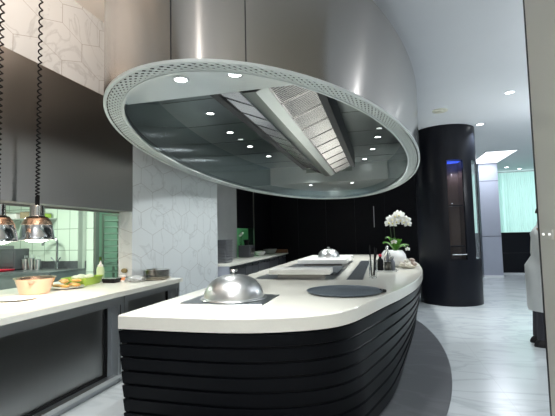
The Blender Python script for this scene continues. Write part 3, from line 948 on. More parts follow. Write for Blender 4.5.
for (x, w, h, lab) in ((-7.3, 0.50, 0.46, 'grey steel appliance box at the far left of the sink bench'),
                       (-6.86, 0.36, 0.40, 'dark grey ribbed appliance box beside the steel tool pots')):
    t = thing('appliance_box', lab, 'appliance', (x, 6.22, 0.902))
    MB().bbox(-w / 2, w / 2, -0.16, 0.16, 0.012, h, 0.015).build('housing', M['grey_box'] if w > 0.4 else M['dark_gr'], t)
    MB().bbox(-w / 2 + 0.03, w / 2 - 0.03, -0.17, -0.155, 0.06, h - 0.06, 0.004).build('door_panel', M['dark_gr'], t)
    for sx in (-1, 1):
        MB().cyl((sx * (w / 2 - 0.04), -0.11, 0), (sx * (w / 2 - 0.04), -0.11, 0.014), 0.015).build('foot', M['black_pl'], t)
        MB().cyl((sx * (w / 2 - 0.04), 0.11, 0), (sx * (w / 2 - 0.04), 0.11, 0.014), 0.015).build('foot', M['black_pl'], t)
for k, (x, h) in enumerate(((-6.58, 0.20), (-6.44, 0.22), (-6.30, 0.19))):
    t = thing('tool_pot', ('left' if k == 0 else 'middle' if k == 1 else 'right') + 'most of three steel tool pots left of the faucet', 'pot', (x, 6.2, 0.902))
    t['label'] = ('leftmost of the three steel tool pots beside the faucet', 'middle and tallest of the three steel tool pots beside the faucet', 'steel tool pot standing nearest the faucet')[k]
    MB().loft([[(r * math.cos(2 * PI * i / 20), r * math.sin(2 * PI * i / 20), z) for i in range(20)] for r, z in ((0.055, 0), (0.058, 0.004), (0.062, h), (0.066, h + 0.003), (0.058, h), (0.05, 0.01))]).build('pot_body', M['steel'], t)
    for q in range(3):
        MB().tube([(0.02 * (q - 1), 0, 0.02), (0.035 * (q - 1), 0.01, h + 0.07)], 0.006, 6).build('utensil', M['polish'], t)
# shelf with boxes high on the tiled wall, behind the lamps
ks = thing('wall_shelf', 'steel shelf on the tiled kitchen wall behind the heat lamps', 'shelf', (-6.9, 6.45, 1.86))
MB().box(-7.8, -6.25, 6.28, 6.599, 1.86, 1.885).build('shelf_board', M['steel'], ks, True)
for x in (-7.5, -6.5):
    MB().box(x, x + 0.03, 6.35, 6.599, 1.74, 1.86).build('bracket', M['steel_dark'], ks, True)
for k, (x, w, h, m, lab) in enumerate(((-7.45, 0.3, 0.16, 'copper', 'copper coloured box on the left of the kitchen shelf'), (-7.08, 0.26, 0.12, 'paper', 'white box in the middle of the kitchen shelf'), (-6.72, 0.28, 0.15, 'copper', 'copper coloured pan box right of the white box'), (-6.42, 0.2, 0.11, 'green_pl', 'small green tub at the right end of the kitchen shelf'))):
    t = thing('storage_box', lab, 'box', (x, 6.42, 1.885))
    MB().bbox(-w / 2, w / 2, -0.11, 0.11, 0, h - 0.02, 0.01).build('box_body', M[m], t)
    MB().bbox(-w / 2 - 0.008, w / 2 + 0.008, -0.118, 0.118, h - 0.02, h, 0.005).build('lid', M['steel'], t)
# steel post and tiled door jamb, then the tray rack in the further room
sp_ = MB().box(-5.66, -5.56, 6.50, 6.60, 0, 2.9)
struct(sp_.build('trim_6', M['steel']))
struct(MB().box(-5.52, -5.40, 6.6, 6.75, 0, 2.9).build('wall_kitchen_jamb', M['ktile']))
struct(MB().box(-5.40, -5.36, 6.62, 6.72, 0, 2.9).build('trim_7', M['steel_dark']))
rk = thing('tray_rack', 'tall steel tray rack in the green lit room behind the pass', 'rack', (-5.55, 7.75, 0))
for sx in (-0.33, 0.33):
    for sy in (-0.26, 0.26):
        MB().box(sx - 0.018, sx + 0.018, sy - 0.018, sy + 0.018, 0.06, 2.0).build('post', M['steel_dark'], rk)
for sx in (-0.33, 0.33):
    MB().box(sx - 0.018, sx + 0.018, -0.26, 0.26, 1.96, 2.0).build('top_rail', M['steel_dark'], rk)
MB().box(-0.33, 0.33, -0.278, -0.242, 1.96, 2.0).box(-0.33, 0.33, 0.242, 0.278, 1.96, 2.0).build('cross_rail', M['steel_dark'], rk)
for sx in (-0.33, 0.33):
    for sy in (-0.26, 0.26):
        MB().ell((sx, sy, 0.03), 0.02, 0.03, 0.03, 12, 8).build('caster', M['black_pl'], rk)
ty = None
for k in range(9):
    z = 0.72 + k * 0.14
    if ty is None:
        ty = MB().loft([[(sx * 0.31, sy * 0.24, zz) for sx, sy in ((-1, -1), (1, -1), (1, 1), (-1, 1))] for zz in (0, 0.028)]).build('oven_tray', M['steel'])
        o = ty
    else:
        o = ty.copy(); C.objects.link(o)
    o.location = (-5.55, 7.75, z)
    tag(o, 'flat steel oven tray slid into the tall rack in the green lit room', 'tray', 'oven trays in the tall rack')
    for sx in (-0.3225, 0.3225):
        MB().box(sx - 0.0225, sx + 0.0225, -0.26, 0.26, z - 0.008, z - 0.001).build('runner', M['steel_dark'], rk)
kc = thing('kitchen_bench', 'dark steel bench with a green lit top left of the tray rack', 'bench', (-6.35, 7.7, 0))
MB().box(-6.75, -5.98, 7.3, 8.1, 0.88, 0.92).build('bench_top', M['steel'], kc, True)
for x in (-6.72, -6.05):
    for y in (7.33, 8.03):
        MB().box(x, x + 0.04, y, y + 0.04, 0, 0.88).build('leg', M['steel_dark'], kc, True)
MB().box(-6.72, -6.02, 7.35, 8.05, 0.3, 0.33).build('lower_shelf', M['steel_dark'], kc, True)
gt = thing('food_tub', 'yellow green tub on the bench in the green lit room', 'tub', (-6.15, 7.55, 0.92))
MB().loft([rrect(0.12, 0.1, 0.02, 0), rrect(0.14, 0.12, 0.02, 0.14), rrect(0.13, 0.11, 0.02, 0.14), rrect(0.11, 0.09, 0.02, 0.01)]).build('tub_body', M['green_pl'], gt)
MB().loft([rrect(0.143, 0.123, 0.02, 0.14), rrect(0.143, 0.123, 0.02, 0.155)]).build('lid', M['paper'], gt)

# ------------------------------------------------------------------ second counter along the recess
w2t = MB().box(-3.495, -2.79, 7.15, 11.95, 0.88, 0.92).box(-3.64, -3.495, 9.43, 10.71, 0.884, 0.918).build('side_worktop', M['slab_left'], loc=(-3.1, 9.5, 0.88))
tag(w2t, 'narrow pale worktop along the dark wall beyond the tiled pier', 'worktop')
c2p = thing('cabinet_end_panel', 'plain grey end panel closing the side counter by the tiled pier', 'panel', (-3.15, 7.2, 0))
MB().box(-3.49, -2.84, 7.16, 7.24, 0, 0.879).build('end_board', M['grey_panel'], c2p, True)
clab = ['first black cabinet from the grey end panel under the side worktop', 'second black cabinet from the grey end panel under the side worktop',
        'middle black cabinet under the side worktop', 'fourth black cabinet from the grey end panel under the side worktop', 'black cabinet at the far end of the side worktop']
unit0 = None
for k in range(5):
    y = 7.25 + k * 0.935
    if unit0 is None:
        unit0 = thing('base_cabinet', clab[0], 'cabinet', (-3.15, y, 0), group='black cabinets under the side worktop')
        MB().box(-0.34, 0.27, 0.002, 0.933, 0.10, 0.879).build('carcass', M['black_pl'], unit0)
        MB().box(-0.34, 0.22, 0.002, 0.933, 0, 0.10).build('plinth', M['black_pl'], unit0)
        for (a, b_) in ((0.015, 0.46), (0.475, 0.92)):
            dr = MB().bbox(0.27, 0.292, a, b_, 0.12, 0.86, 0.004, 1).build('door', M['dark_gr'], unit0)
            MB().box(0.292, 0.302, a + 0.05, b_ - 0.05, 0.80, 0.815).build('handle', M['steel'], dr)
    else:
        dup(unit0, (-3.15, y, 0), clab[k])
# stack of crates at its near end
cr = None
for k in range(8):
    z = 0.921 + k * 0.058
    if cr is None:
        cm = MB()
        cm.loft([rrect(0.13, 0.17, 0.02, 0), rrect(0.15, 0.19, 0.02, 0.045), rrect(0.155, 0.195, 0.02, 0.045), rrect(0.155, 0.195, 0.02, 0.057), rrect(0.142, 0.182, 0.02, 0.057), rrect(0.125, 0.165, 0.02, 0.01)])
        cr = cm.build('food_crate', M['crate'])
        o = cr
    else:
        o = cr.copy(); C.objects.link(o)
    o.location = (-3.14, 7.62, z)
    tag(o, 'dark grey rimmed crate in the stack on the near end of the side worktop', 'crate', 'stacked crates on the side worktop')
kt = thing('coffee_grinder', 'dark boxy machine in front of the green lit opening', 'appliance', (-3.30, 9.55, 0.92))
MB().bbox(-0.15, 0.15, -0.2, 0.2, 0.01, 0.30, 0.015).build('housing', M['dark_gr'], kt)
MB().lathe([(0.05, 0.30), (0.07, 0.42), (0.09, 0.43), (0.03, 0.44)], n=18).build('hopper', M['black_pl'], kt)
MB().bbox(0.15, 0.158, -0.12, 0.12, 0.08, 0.22, 0.003).build('front_panel', M['steel_dark'], kt)
for k, (x, y, s, lab) in enumerate(((-3.2, 10.35, 1.0, 'pale dish heap on the side worktop just past the green lit opening'), (-3.15, 11.2, 1.25, 'wide steel bowl near the far end of the side worktop'))):
    t = thing('mixing_bowl', lab, 'bowl', (x, y, 0.92))
    MB().loft([[(r * s * math.cos(2 * PI * i / 28), r * s * math.sin(2 * PI * i / 28), z * s) for i in range(28)] for r, z in ((0.07, 0), (0.12, 0.03), (0.16, 0.11), (0.168, 0.113), (0.155, 0.11), (0.11, 0.035), (0.02, 0.012))]).build('bowl_body', M['steel'] if k else M['white_cer'], t)
    MB().ell((0, 0, 0.075 * s), 0.12 * s, 0.12 * s, 0.055 * s, 16, 8).build('contents', M['mixed'] if k else M['herb'], t)
rl = thing('rolling_pin', 'brown wooden rolling pin at the dark far end of the side worktop', 'rolling pin', (-3.0, 11.7, 0.975))
MB().tube([(-0.3, 0, 0), (-0.18, 0, 0), (-0.17, 0, 0), (0.25, 0, 0)], [0.02, 0.022, 0.055, 0.055], 14).build('roller', mat('brown_wood', (0.20, 0.10, 0.05), 0.5, noise=0.2, stretch=(1, 6, 6)), rl)
# hanging plant-like flowers in the lit opening
vs = thing('flower_vase', 'small pot with pale flowers in the green lit opening', 'vase', (-3.575, 9.9, 0.918))
MB().lathe([(0.04, 0), (0.055, 0.05), (0.05, 0.2), (0.04, 0.21)], n=18).build('vase_body', M['black_pl'], vs)
for k in range(4):
    MB().tube([(0, 0, 0.18), (0.01 * k - 0.015, 0.03 * k - 0.05, 0.4), (0.01, 0.06 * k - 0.09, 0.53 + 0.02 * k)], 0.005, 6).build('stem', M['stem'], vs)
    MB().ell((0.01, 0.06 * k - 0.09, 0.55 + 0.02 * k), 0.04, 0.045, 0.035, 12, 8).build('flower', M['petal'], vs)

# ------------------------------------------------------------------ things on the island
cl = thing('cloche', 'large brushed steel cloche on the near end of the island counter', 'cloche', (-1.285, 3.36, 0.907))
prof = [(0.287, 0.0), (0.292, 0.004), (0.288, 0.010), (0.272, 0.014)]
dm = []
for k in range(11):
    a = PI / 2 * k / 10
    dm.append((max(0.262 * math.cos(a) ** 0.78 if k < 10 else 0.02, 0.02), 0.016 + 0.190 * math.sin(a) ** 1.05))
MB().lathe(prof + dm, n=56).build('dome', M['dome'], cl)
MB().lathe([(0.030, 0.203), (0.030, 0.210), (0.014, 0.216), (0.013, 0.224), (0.030, 0.232), (0.036, 0.242), (0.030, 0.252), (0.012, 0.256)], n=24).build('knob', M['polish'], cl)
dup(cl, (-0.96, 7.35, 1.0315), 'smaller looking steel cloche on the far white raised shelf of the island', scale=0.74)

tr_ = thing('griddle_pan', 'flat round blue grey iron pan on the near right of the island top', 'pan', (-0.365, 3.85, 0.901))
pp = [(0.31, 0.0), (0.325, 0.002), (0.352, 0.018), (0.356, 0.022), (0.350, 0.024), (0.322, 0.012), (0.05, 0.010)]
MB().lathe(pp, n=64).build('pan_body', M['tray'], tr_)
MB().tube([(0.33, 0.07, 0.018), (0.375, 0.02, 0.02), (0.375, -0.03, 0.02), (0.335, -0.05, 0.018)], 0.010, 8).build('handle', M['black_pl'], tr_)

# potted orchid
orc = thing('potted_orchid', 'white orchid in a round white pot on the right of the island', 'plant', (0.20, 6.86, 0.902))
pr = [(0.09, 0.0), (0.125, 0.015), (0.172, 0.08), (0.182, 0.14), (0.170, 0.20), (0.135, 0.255), (0.128, 0.262), (0.122, 0.255), (0.13, 0.20), (0.05, 0.19)]
MB().lathe([(r * 1.14, z) for r, z in pr], (-0.035, -0.02, 0), n=40).build('pot', M['white_cer'], orc)
for k, (a, l, hgt, dr) in enumerate(((200, 0.26, 0.16, 0.0), (160, 0.20, 0.24, 0), (20, 0.30, 0.14, -0.03), (330, 0.24, 0.13, -0.04), (80, 0.22, 0.2, 0), (250, 0.20, 0.22, 0), (300, 0.24, 0.20, 0))):
    lm = MB()
    rows = []
    ca, sa = math.cos(R(a)), math.sin(R(a))
    for q in range(9):
        u = q / 8
        rr = l * 0.78 * u
        z = 0.23 + hgt * math.sin(u * PI * 0.62) + dr * u
        w = 0.055 * math.sin(PI * min(0.98, 0.08 + u * 0.92)) ** 0.7
        for v, dz in ((-1, 0.018), (0, 0), (1, 0.018)):
            rows.append((ca * rr - sa * w * v, sa * rr + ca * w * v, z + dz))
    fs = []
    for q in range(8):
        for v in range(2):
            i = q * 3 + v
            fs.append((i, i + 1, i + 4, i + 3))
    lm.add(rows, fs)
    lm.add([(x, y, z - 0.004) for x, y, z in rows], [f[::-1] for f in fs])
    lm.build('leaf', M['leaf'], orc)


def flower_mesh(parent, c, facing, size, tone=None):
    fo = MB()
    up = Vector((0, 0, 1))
    f = Vector(facing).normalized()
    sx = f.cross(up).normalized()
    uy = sx.cross(f)
    for k, (ang, ln, wd) in enumerate(((90, 1.0, 0.42), (210, 0.95, 0.40), (330, 0.95, 0.40), (15, 1.0, 0.62), (165, 1.0, 0.62))):
        d = sx * math.cos(R(ang)) + uy * math.sin(R(ang))
        t = f.cross(d)
        pts = []
        for q in range(6):
            u = q / 5
            w = wd * size * math.sin(PI * (0.06 + 0.9 * u)) ** 0.6 * 0.75
            bend = f * (0.12 * size * math.sin(PI * u) - 0.15 * size * u * u)
            for v in (-1, 0, 1):
                pts.append(Vector(c) + d * (ln * size * u) + t * (w * v) + bend - f * (0.05 * size * abs(v)) + f * 0.002 * k)
        fs = []
        for q in range(5):
            for v in range(2):
                i = q * 3 + v
                fs.append((i, i + 1, i + 4, i + 3))
        fo.add(pts, fs)
        fo.add([p - f * 0.004 for p in pts], [g[::-1] for g in fs])
    o = fo.build('flower', M['petal'], parent)
    MB().ell(tuple(Vector(c) + f * 0.02), size * 0.18, size * 0.18, size * 0.18, 8, 6).build('flower_lip', M['lip'], o)


rn = random.Random(11)
spk = [[(-0.02, 0.0, 0.22), (-0.05, -0.02, 0.45), (-0.07, -0.02, 0.66), (-0.03, -0.03, 0.80), (0.07, -0.04, 0.86), (0.2, -0.05, 0.80)],
       [(0.02, 0.02, 0.22), (0.0, 0.02, 0.45), (-0.01, 0.03, 0.70), (0.04, 0.04, 0.82), (0.13, 0.03, 0.85), (0.23, 0.03, 0.76)]]
for s in spk:
    MB().tube(s, 0.0055, 6).build('stem', M['stem'], orc)
OS = 0.88
fl = [(-0.09, -0.05, 0.70), (-0.03, -0.06, 0.76), (0.03, -0.07, 0.82), (0.04, -0.09, 0.72), (-0.02, -0.08, 0.69), (0.10, -0.08, 0.83), (0.11, -0.10, 0.74),
      (0.16, -0.07, 0.79), (0.18, -0.09, 0.71), (0.22, -0.06, 0.75), (0.07, -0.02, 0.87), (0.24, -0.07, 0.68), (-0.06, -0.02, 0.78), (0.13, 0.0, 0.86)]
for c in [(0.05 + (x - 0.05) * OS - 0.01, y, 0.76 + (z - 0.76) * OS - 0.005) for x, y, z in fl]:
    flower_mesh(orc, c, (rn.uniform(-0.5, 0.3), -1, rn.uniform(-0.2, 0.3)), rn.uniform(0.062, 0.078))
flower_mesh(orc, (-0.02, -0.12, 0.40), (-0.2, -1, 0.4), 0.05)
flower_mesh(orc, (0.19, -0.06, 0.28), (0.2, -1, 0.2), 0.04)

# condiments
ct = thing('condiment_tray', 'low glass tray carrying bottles before the white orchid pot', 'tray', (0.03, 6.0, 0.901))
MB().loft([rrect(0.16, 0.13, 0.02, 0), rrect(0.165, 0.135, 0.02, 0.02), rrect(0.158, 0.128, 0.02, 0.02), rrect(0.15, 0.12, 0.02, 0.006)]).build('tray_body', M['steel'], ct)


def bottle_at(name, label, x, y, r, h, body, cap, z=0.908):
    t = thing(name, label, 'bottle', (x, y, z))
    MB().lathe([(r * 0.92, 0), (r, 0.006), (r, h * 0.6), (r * 0.8, h * 0.68), (r * 0.42, h * 0.76), (r * 0.42, h * 0.86), (r * 0.3, h * 0.87)], n=22).build('bottle_body', body, t)
    MB().lathe([(r * 0.5, h * 0.86), (r * 0.52, h * 0.95), (r * 0.3, h), (0.004, h * 1.01)], n=18).build('stopper', cap, t)
    return t


b1 = bottle_at('oil_bottle', 'tall clear glass bottle with steel stopper at the tray front', 0.06, 5.95, 0.048, 0.36, M['glass'], M['polish'])
MB().lathe([(0.036, 0.01), (0.038, 0.13)], n=18).build('oil', M['oil'], b1)
b2 = bottle_at('sauce_bottle', 'dark sauce bottle with red cap on the condiment tray', -0.04, 6.06, 0.045, 0.235, M['black_pl'], M['red'])
MB().lathe([(0.043, 0.06), (0.043, 0.13)], n=20).build('paper_label', M['paper'], b2)
bottle_at('pepper_mill', 'short steel pepper mill at the right of the condiment tray', 0.13, 6.05, 0.036, 0.20, M['mixed'], M['polish'])
bottle_at('vinegar_bottle', 'slim dark bottle behind the tall clear bottle', 0.05, 6.09, 0.028, 0.28, M['mixed'], M['black_pl'])
gg = thing('utensil_glass', 'clear glass holding thin black utensils by the vent strip', 'glass', (-0.125, 5.10, 0.901))
MB().loft([[(r * math.cos(2 * PI * i / 28), r * math.sin(2 * PI * i / 28), z) for i in range(28)] for r, z in ((0.043, 0), (0.046, 0.004), (0.050, 0.22), (0.047, 0.222), (0.043, 0.02), (0.01, 0.018))]).build('glass_body', M['glass'], gg)
for k, (x, y, dx, dy, l) in enumerate(((-0.02, 0.01, -0.012, 0.02, 0.40), (0.008, 0.024, 0.018, 0.014, 0.37), (0.0, -0.015, 0.05, -0.01, 0.36), (0.020, -0.006, 0.012, -0.002, 0.33), (-0.016, -0.012, -0.012, -0.012, 0.34))):
    t = MB().tube([(x * 0.9, y * 0.9, 0.03), (x + dx * 0.55, y + dy * 0.55, 0.2), (x + dx, y + dy, l - 0.05), (x + dx, y + dy, l)], [0.006, 0.006, 0.008, 0.005], 6)
    o = t.build('utensil', M['black_pl'])
    o.location = (-0.125, 5.10, 0.901)
    tag(o, 'thin black utensil standing in the clear glass on the island', 'utensil', 'black utensils in the glass')

ds = thing('shallow_dish', 'shallow pale dish of shells at the right edge of the island', 'dish', (0.37, 6.52, 0.902))
MB().loft([[(r * math.cos(2 * PI * i / 32), r * math.sin(2 * PI * i / 32), z) for i in range(32)] for r, z in ((0.08, 0), (0.09, 0.003), (0.145, 0.04), (0.148, 0.044), (0.142, 0.042), (0.088, 0.012), (0.01, 0.010))]).build('dish_body', M['shellp'], ds)
shp = None
for k, (x, y, z, m) in enumerate(((-0.085, -0.02, 0.062, 0), (0.0, -0.085, 0.062, 0), (0.095, -0.03, 0.066, 1), (0.01, 0.095, 0.064, 0), (-0.082, 0.068, 0.072, 1), (-0.02, 0.0, 0.112, 0), (0.085, 0.065, 0.078, 1), (0.06, 0.0, 0.128, 1))):
    if shp is None:
        sm = MB()
        n = 18
        rings = []
        for q in range(8):
            a = -PI / 2 + PI * q / 7
            rings.append([(max(math.cos(a), 0.04) * 0.044 * (1 + 0.10 * math.cos(n / 2 * 2 * PI * i / n)) * math.cos(2 * PI * i / n), max(math.cos(a), 0.04) * 0.034 * (1 + 0.10 * math.cos(n / 2 * 2 * PI * i / n)) * math.sin(2 * PI * i / n), 0.026 * math.sin(a)) for i in range(n)])
        sm.loft(rings)
        shp = sm.build('seashell', M['shellp'])
        shb = shp.data.copy(); shb.materials.clear(); shb.materials.append(M['shellb'])
        o = shp
    else:
        o = shp.copy(); C.objects.link(o)
    if m:
        o.data = shb
    o.location = (0.37 + x, 6.52 + y, 0.90 + z)
    o.rotation_euler = (0.3 * math.sin(k * 2), 0.3 * math.cos(k), k * 0.9)
    tag(o, ('brown ridged shell piled in the dish at the island edge' if m else 'pale ridged shell piled in the dish at the island edge'), 'shell', 'brown shells in the dish' if m else 'pale shells in the dish')

# ------------------------------------------------------------------ round black display cabinet
KX, KY, KR = 1.34, 9.03, 0.60
rc = thing('display_cabinet', 'tall round black cabinet with a lit glass niche right of the island', 'cabinet', (KX, KY, 0))


def sector(a0, a1, z0, z1, r0=KR - 0.04, r1=KR, n=None):
    n = n or max(2, int(abs(a1 - a0) / 4))
    mb = MB()
    rings = []
    for k in range(n + 1):
        a = R(a0 + (a1 - a0) * k / n)
        c, s = math.sin(a), -math.cos(a)                      # 0 deg faces -Y
        # tilt so that 0 deg points to the camera
        th = math.atan2(KX, KY)
        cx, sy = c * math.cos(-th) - s * math.sin(-th), c * math.sin(-th) + s * math.cos(-th)
        cx, sy = c * math.cos(th) + s * math.sin(th) * 1.0, -c * math.sin(th) + s * math.cos(th)
        rings.append([(KX + cx * r0, KY + sy * r0, z0), (KX + cx * r1, KY + sy * r1, z0), (KX + cx * r1, KY + sy * r1, z1), (KX + cx * r0, KY + sy * r0, z1)])
    return mb.loft(rings)


def kpt(a, r, z):
    th = math.atan2(KX, KY)
    c, s = math.sin(R(a)), -math.cos(R(a))
    return (KX + (c * math.cos(th) + s * math.sin(th)) * r, KY + (-c * math.sin(th) + s * math.cos(th)) * r, z)


NZ0, NZ1 = 0.90, 2.86
MB().lathe([(KR, 0), (KR, NZ0)], (KX, KY, 0), 72).build('lower_body', M['black_lac'], rc, True)
MB().lathe([(KR, NZ1), (KR, ZR - 0.001)], (KX, KY, 0), 72).build('upper_body', M['black_lac'], rc, True)
for (a, b_) in ((-130, 3), (33, 54.5), (85, 93), (128, 230)):
    sector(a, b_, NZ0, NZ1).build('side_panel', M['black_lac'], rc, True)
# niche lining: back panel and cheeks
nb_ = MB()
q = [kpt(3, KR - 0.04, 0), kpt(6, 0.26, 0), kpt(40, 0.36, 0), kpt(33, KR - 0.04, 0)]
for i in range(3):
    a, b_ = Vector(q[i]), Vector(q[i + 1])
    nn = Vector((-(b_ - a).y, (b_ - a).x, 0)).normalized() * 0.015
    nb_.loft([[(p.x, p.y, NZ0) for p in (a, b_, b_ + nn, a + nn)], [(p.x, p.y, NZ1) for p in (a, b_, b_ + nn, a + nn)]])
nb_.build('niche_lining', M['brown_back'], rc, True)
for z in (1.15, 1.95):
    MB().loft([[(p[0], p[1], z + d) for p in (kpt(4, KR - 0.05, 0), kpt(7, 0.28, 0), kpt(38, 0.38, 0), kpt(32, KR - 0.05, 0))] for d in (0, 0.02)]).build('niche_shelf', M['dark_trim'], rc, True)
MB().loft([[(p[0], p[1], NZ1 - 0.02 - d) for p in (kpt(5, KR - 0.05, 0), kpt(8, 0.29, 0), kpt(37, 0.39, 0), kpt(31, KR - 0.05, 0))] for d in (0, 0.012)]).build('blue_light', M['blue_led'], rc, True)
sector(3.5, 32.5, NZ0 + 0.01, NZ1 - 0.01, KR - 0.02, KR - 0.014).build('glass_door', M['smoke_pane'], rc, True)
sector(55, 84.5, NZ0 + 0.01, NZ1 - 0.01, KR - 0.02, KR - 0.014).build('side_glass', M['clear_pane'], rc, True)
hnd = MB()
hnd.tube([kpt(6, KR - 0.005, 1.0), kpt(6, KR + 0.03, 1.0), kpt(30, KR + 0.03, 1.0), kpt(30, KR - 0.005, 1.0)], 0.010, 8)
hnd.build('handle', M['steel'], rc, True)
lamp('niche_lamp', 'SPOT', kpt(18, 0.45, NZ1 - 0.06), 8, (0.75, 0.7, 0.9), kpt(18, 0.42, 1.0), spot_size=R(90), spot_blend=0.5, shadow_soft_size=0.03)
lamp('niche_blue', 'POINT', kpt(18, 0.45, NZ1 - 0.10), 0.4, (0.1, 0.2, 1.0), shadow_soft_size=0.03)
wh_ = thing('door_handle_bar', 'thin vertical steel handle on the black wall behind the orchid', 'handle', (-0.22, 12.6, 1.95))
MB().tube([(0, -0.03, -0.32), (0, -0.03, 0.32)], 0.011, 8).build('bar', M['steel'], wh_)
for z in (-0.28, 0.28):
    MB().cyl((0, -0.03, z), (0, -0.001, z), 0.008, 8).build('standoff', M['steel'], wh_)

# ------------------------------------------------------------------ far right dining side
cz = thing('low_cabinet', 'long black low cabinet standing before the aqua curtains', 'cabinet', (5.6, 14.9, 0))
MB().box(2.60, 8.5, 14.62, 15.1, 0.06, 1.34).build('cabinet_body', M['black_lac'], cz, True)
MB().box(2.60, 8.5, 14.58, 15.12, 1.34, 1.375).build('cabinet_top', M['black_pl'], cz, True)
MB().box(2.64, 8.45, 14.66, 15.05, 0, 0.06).build('plinth', M['black_pl'], cz, True)
MB().box(2.60, 8.5, 14.612, 14.62, 0.70, 0.712).build('drawer_line', M['dark_trim'], cz, True)
clabs = ['aqua sheer curtain seen past the round black cabinet', 'aqua sheer curtain right beside the grey column', 'aqua sheer curtain behind the standing cook', 'aqua sheer curtain furthest right by the window']
cu0 = None
for k in range(4):
    x0 = 2.4 + k * 1.5
    ww = 1.46
    if cu0 is None:
        cm = MB()
        n = 120
        rows = []
        for z in (0.04, 3.50):
            for i in range(n + 1):
                u = i / n
                amp = 0.06 if z < 1 else 0.05
                rows.append((ww * u, amp * (0.55 + 0.45 * math.sin(5.1 * u + 0.7)) * math.sin(2 * PI * (7 * u + 0.6 * math.sin(7 * u))) + 0.012 * math.sin(2 * PI * 23 * u + 1), z))
        cm.add(rows, [(i, i + 1, n + 1 + i + 1, n + 1 + i) for i in range(n)])
        cu0 = thing('sheer_curtain', clabs[0], 'curtain', (x0, 15.8, 0), group='sheer curtains on the far window')
        cm.build('cloth', M['curtain'], cu0)
        MB().tube([(0, 0, 3.52), (ww + 0.03, 0, 3.52)], 0.015, 8).build('rail', M['steel'], cu0)
    else:
        dup(cu0, (x0, 15.8, 0), clabs[k])

lpn = thing('ceiling_light_panel', 'bright rectangular light panel in the ceiling before the grey column', 'light', (3.15, 12.6, ZR))
MB().box(2.80, 3.56, 11.75, 13.72, ZR - 0.012, ZR + 0.002).build('diffuser', M['panel_light'], lpn, True)
MB().box(2.78, 2.80, 11.73, 13.74, ZR - 0.016, ZR + 0.002).box(3.56, 3.58, 11.73, 13.74, ZR - 0.016, ZR + 0.002).box(2.78, 3.58, 11.73, 11.75, ZR - 0.016, ZR + 0.002).build('frame', M['ceil'], lpn, True)
lamp('panel_glow', 'AREA', (3.18, 12.7, ZR - 0.03), 45, (0.88, 0.92, 1.0), (3.18, 12.7, 0), shape='RECTANGLE', size=0.7, size_y=1.8)

dlab = ['round ceiling downlight nearest the taupe wall edge', 'round ceiling downlight right of the round black cabinet', 'round ceiling downlight over the aqua curtains, right one', 'round ceiling downlight over the aqua curtains, left one']
dl0 = None
for k, (x, y) in enumerate(((1.99, 6.76), (1.98, 8.64), (4.70, 15.45), (4.15, 14.9))):
    if dl0 is None:
        dl0 = thing('ceiling_downlight', dlab[0], 'light', (x, y, ZR), group='ceiling downlights of the dining side')
        MB().lathe([(0.085, 0.0), (0.085, -0.008), (0.062, -0.012), (0.060, 0.0)], n=24).build('trim_ring', M['ceil'], dl0)
        MB().lathe([(0.060, -0.002), (0.060, -0.010)], n=24).build('lens', M['lens'], dl0)
    else:
        dup(dl0, (x, y, ZR), dlab[k])
sd = thing('smoke_detector', 'beige round detector on the white ceiling above the round cabinet', 'smoke detector', (1.07, 7.42, ZR))
MB().lathe([(0.13, 0), (0.13, -0.012), (0.12, -0.020), (0.06, -0.024)], n=32).build('base_plate', M['beige'], sd)
MB().lathe([(0.06, -0.022), (0.055, -0.036), (0.02, -0.040)], n=24).build('sensor', M['beige'], sd)
sw = thing('wall_switch', 'small wall switch with two lit dots on the taupe wall', 'switch', (0.985, 2.80, 1.42))
MB().bbox(-0.008, 0.0, -0.085, 0.085, -0.03, 0.03, 0.003).build('switch_plate', M['taupe'], sw)
for y in (-0.047, 0.047):
    MB().bbox(-0.0105, -0.007, y - 0.013, y + 0.013, -0.006, 0.006, 0.001).build('lit_dot', M['indicator'], sw)

# ------------------------------------------------------------------ the cook behind the right wall
def skin_obj(name, verts, edges, radii, m, parent, levels=2, flat=None):
    me = bpy.data.meshes.new(name)
    me.from_pydata(verts, edges, [])
    o = bpy.data.objects.new(name, me)
    C.objects.link(o)
    md = o.modifiers.new('skin', 'SKIN')
    md.use_smooth_shade = True
    if not me.skin_vertices:
        pass
    for i, r in enumerate(radii):
        sv = me.skin_vertices[0].data[i] if me.skin_vertices else None
        if sv:
            sv.radius = (r, r) if not isinstance(r, tuple) else r
    if me.skin_vertices:
        me.skin_vertices[0].data[0].use_root = True
    sbm = o.modifiers.new('sub', 'SUBSURF'); sbm.levels = levels; sbm.render_levels = levels
    dg = bpy.context.evaluated_depsgraph_get()
    em = bpy.data.meshes.new_from_object(o.evaluated_get(dg))
    nm = bpy.data.objects.new(name, em)
    bpy.data.objects.remove(o)
    bpy.data.meshes.remove(me)
    nm.name = name
    em.materials.clear(); em.materials.append(m)
    for p in em.polygons:
        p.use_smooth = True
    C.objects.link(nm)
    nm.parent = parent
    return nm


# faces local +X (to the right of the picture); local Y is left/right of the body
pn = thing('person', 'person in long white coat and dark trousers standing half hidden behind the taupe wall', 'person', (1.99, 5.80, 0), R(-6))
V, E, RR = [], [], []


def jn(p, r, parent=None):
    V.append(p); RR.append(r)
    if parent is not None:
        E.append((parent, len(V) - 1))
    return len(V) - 1


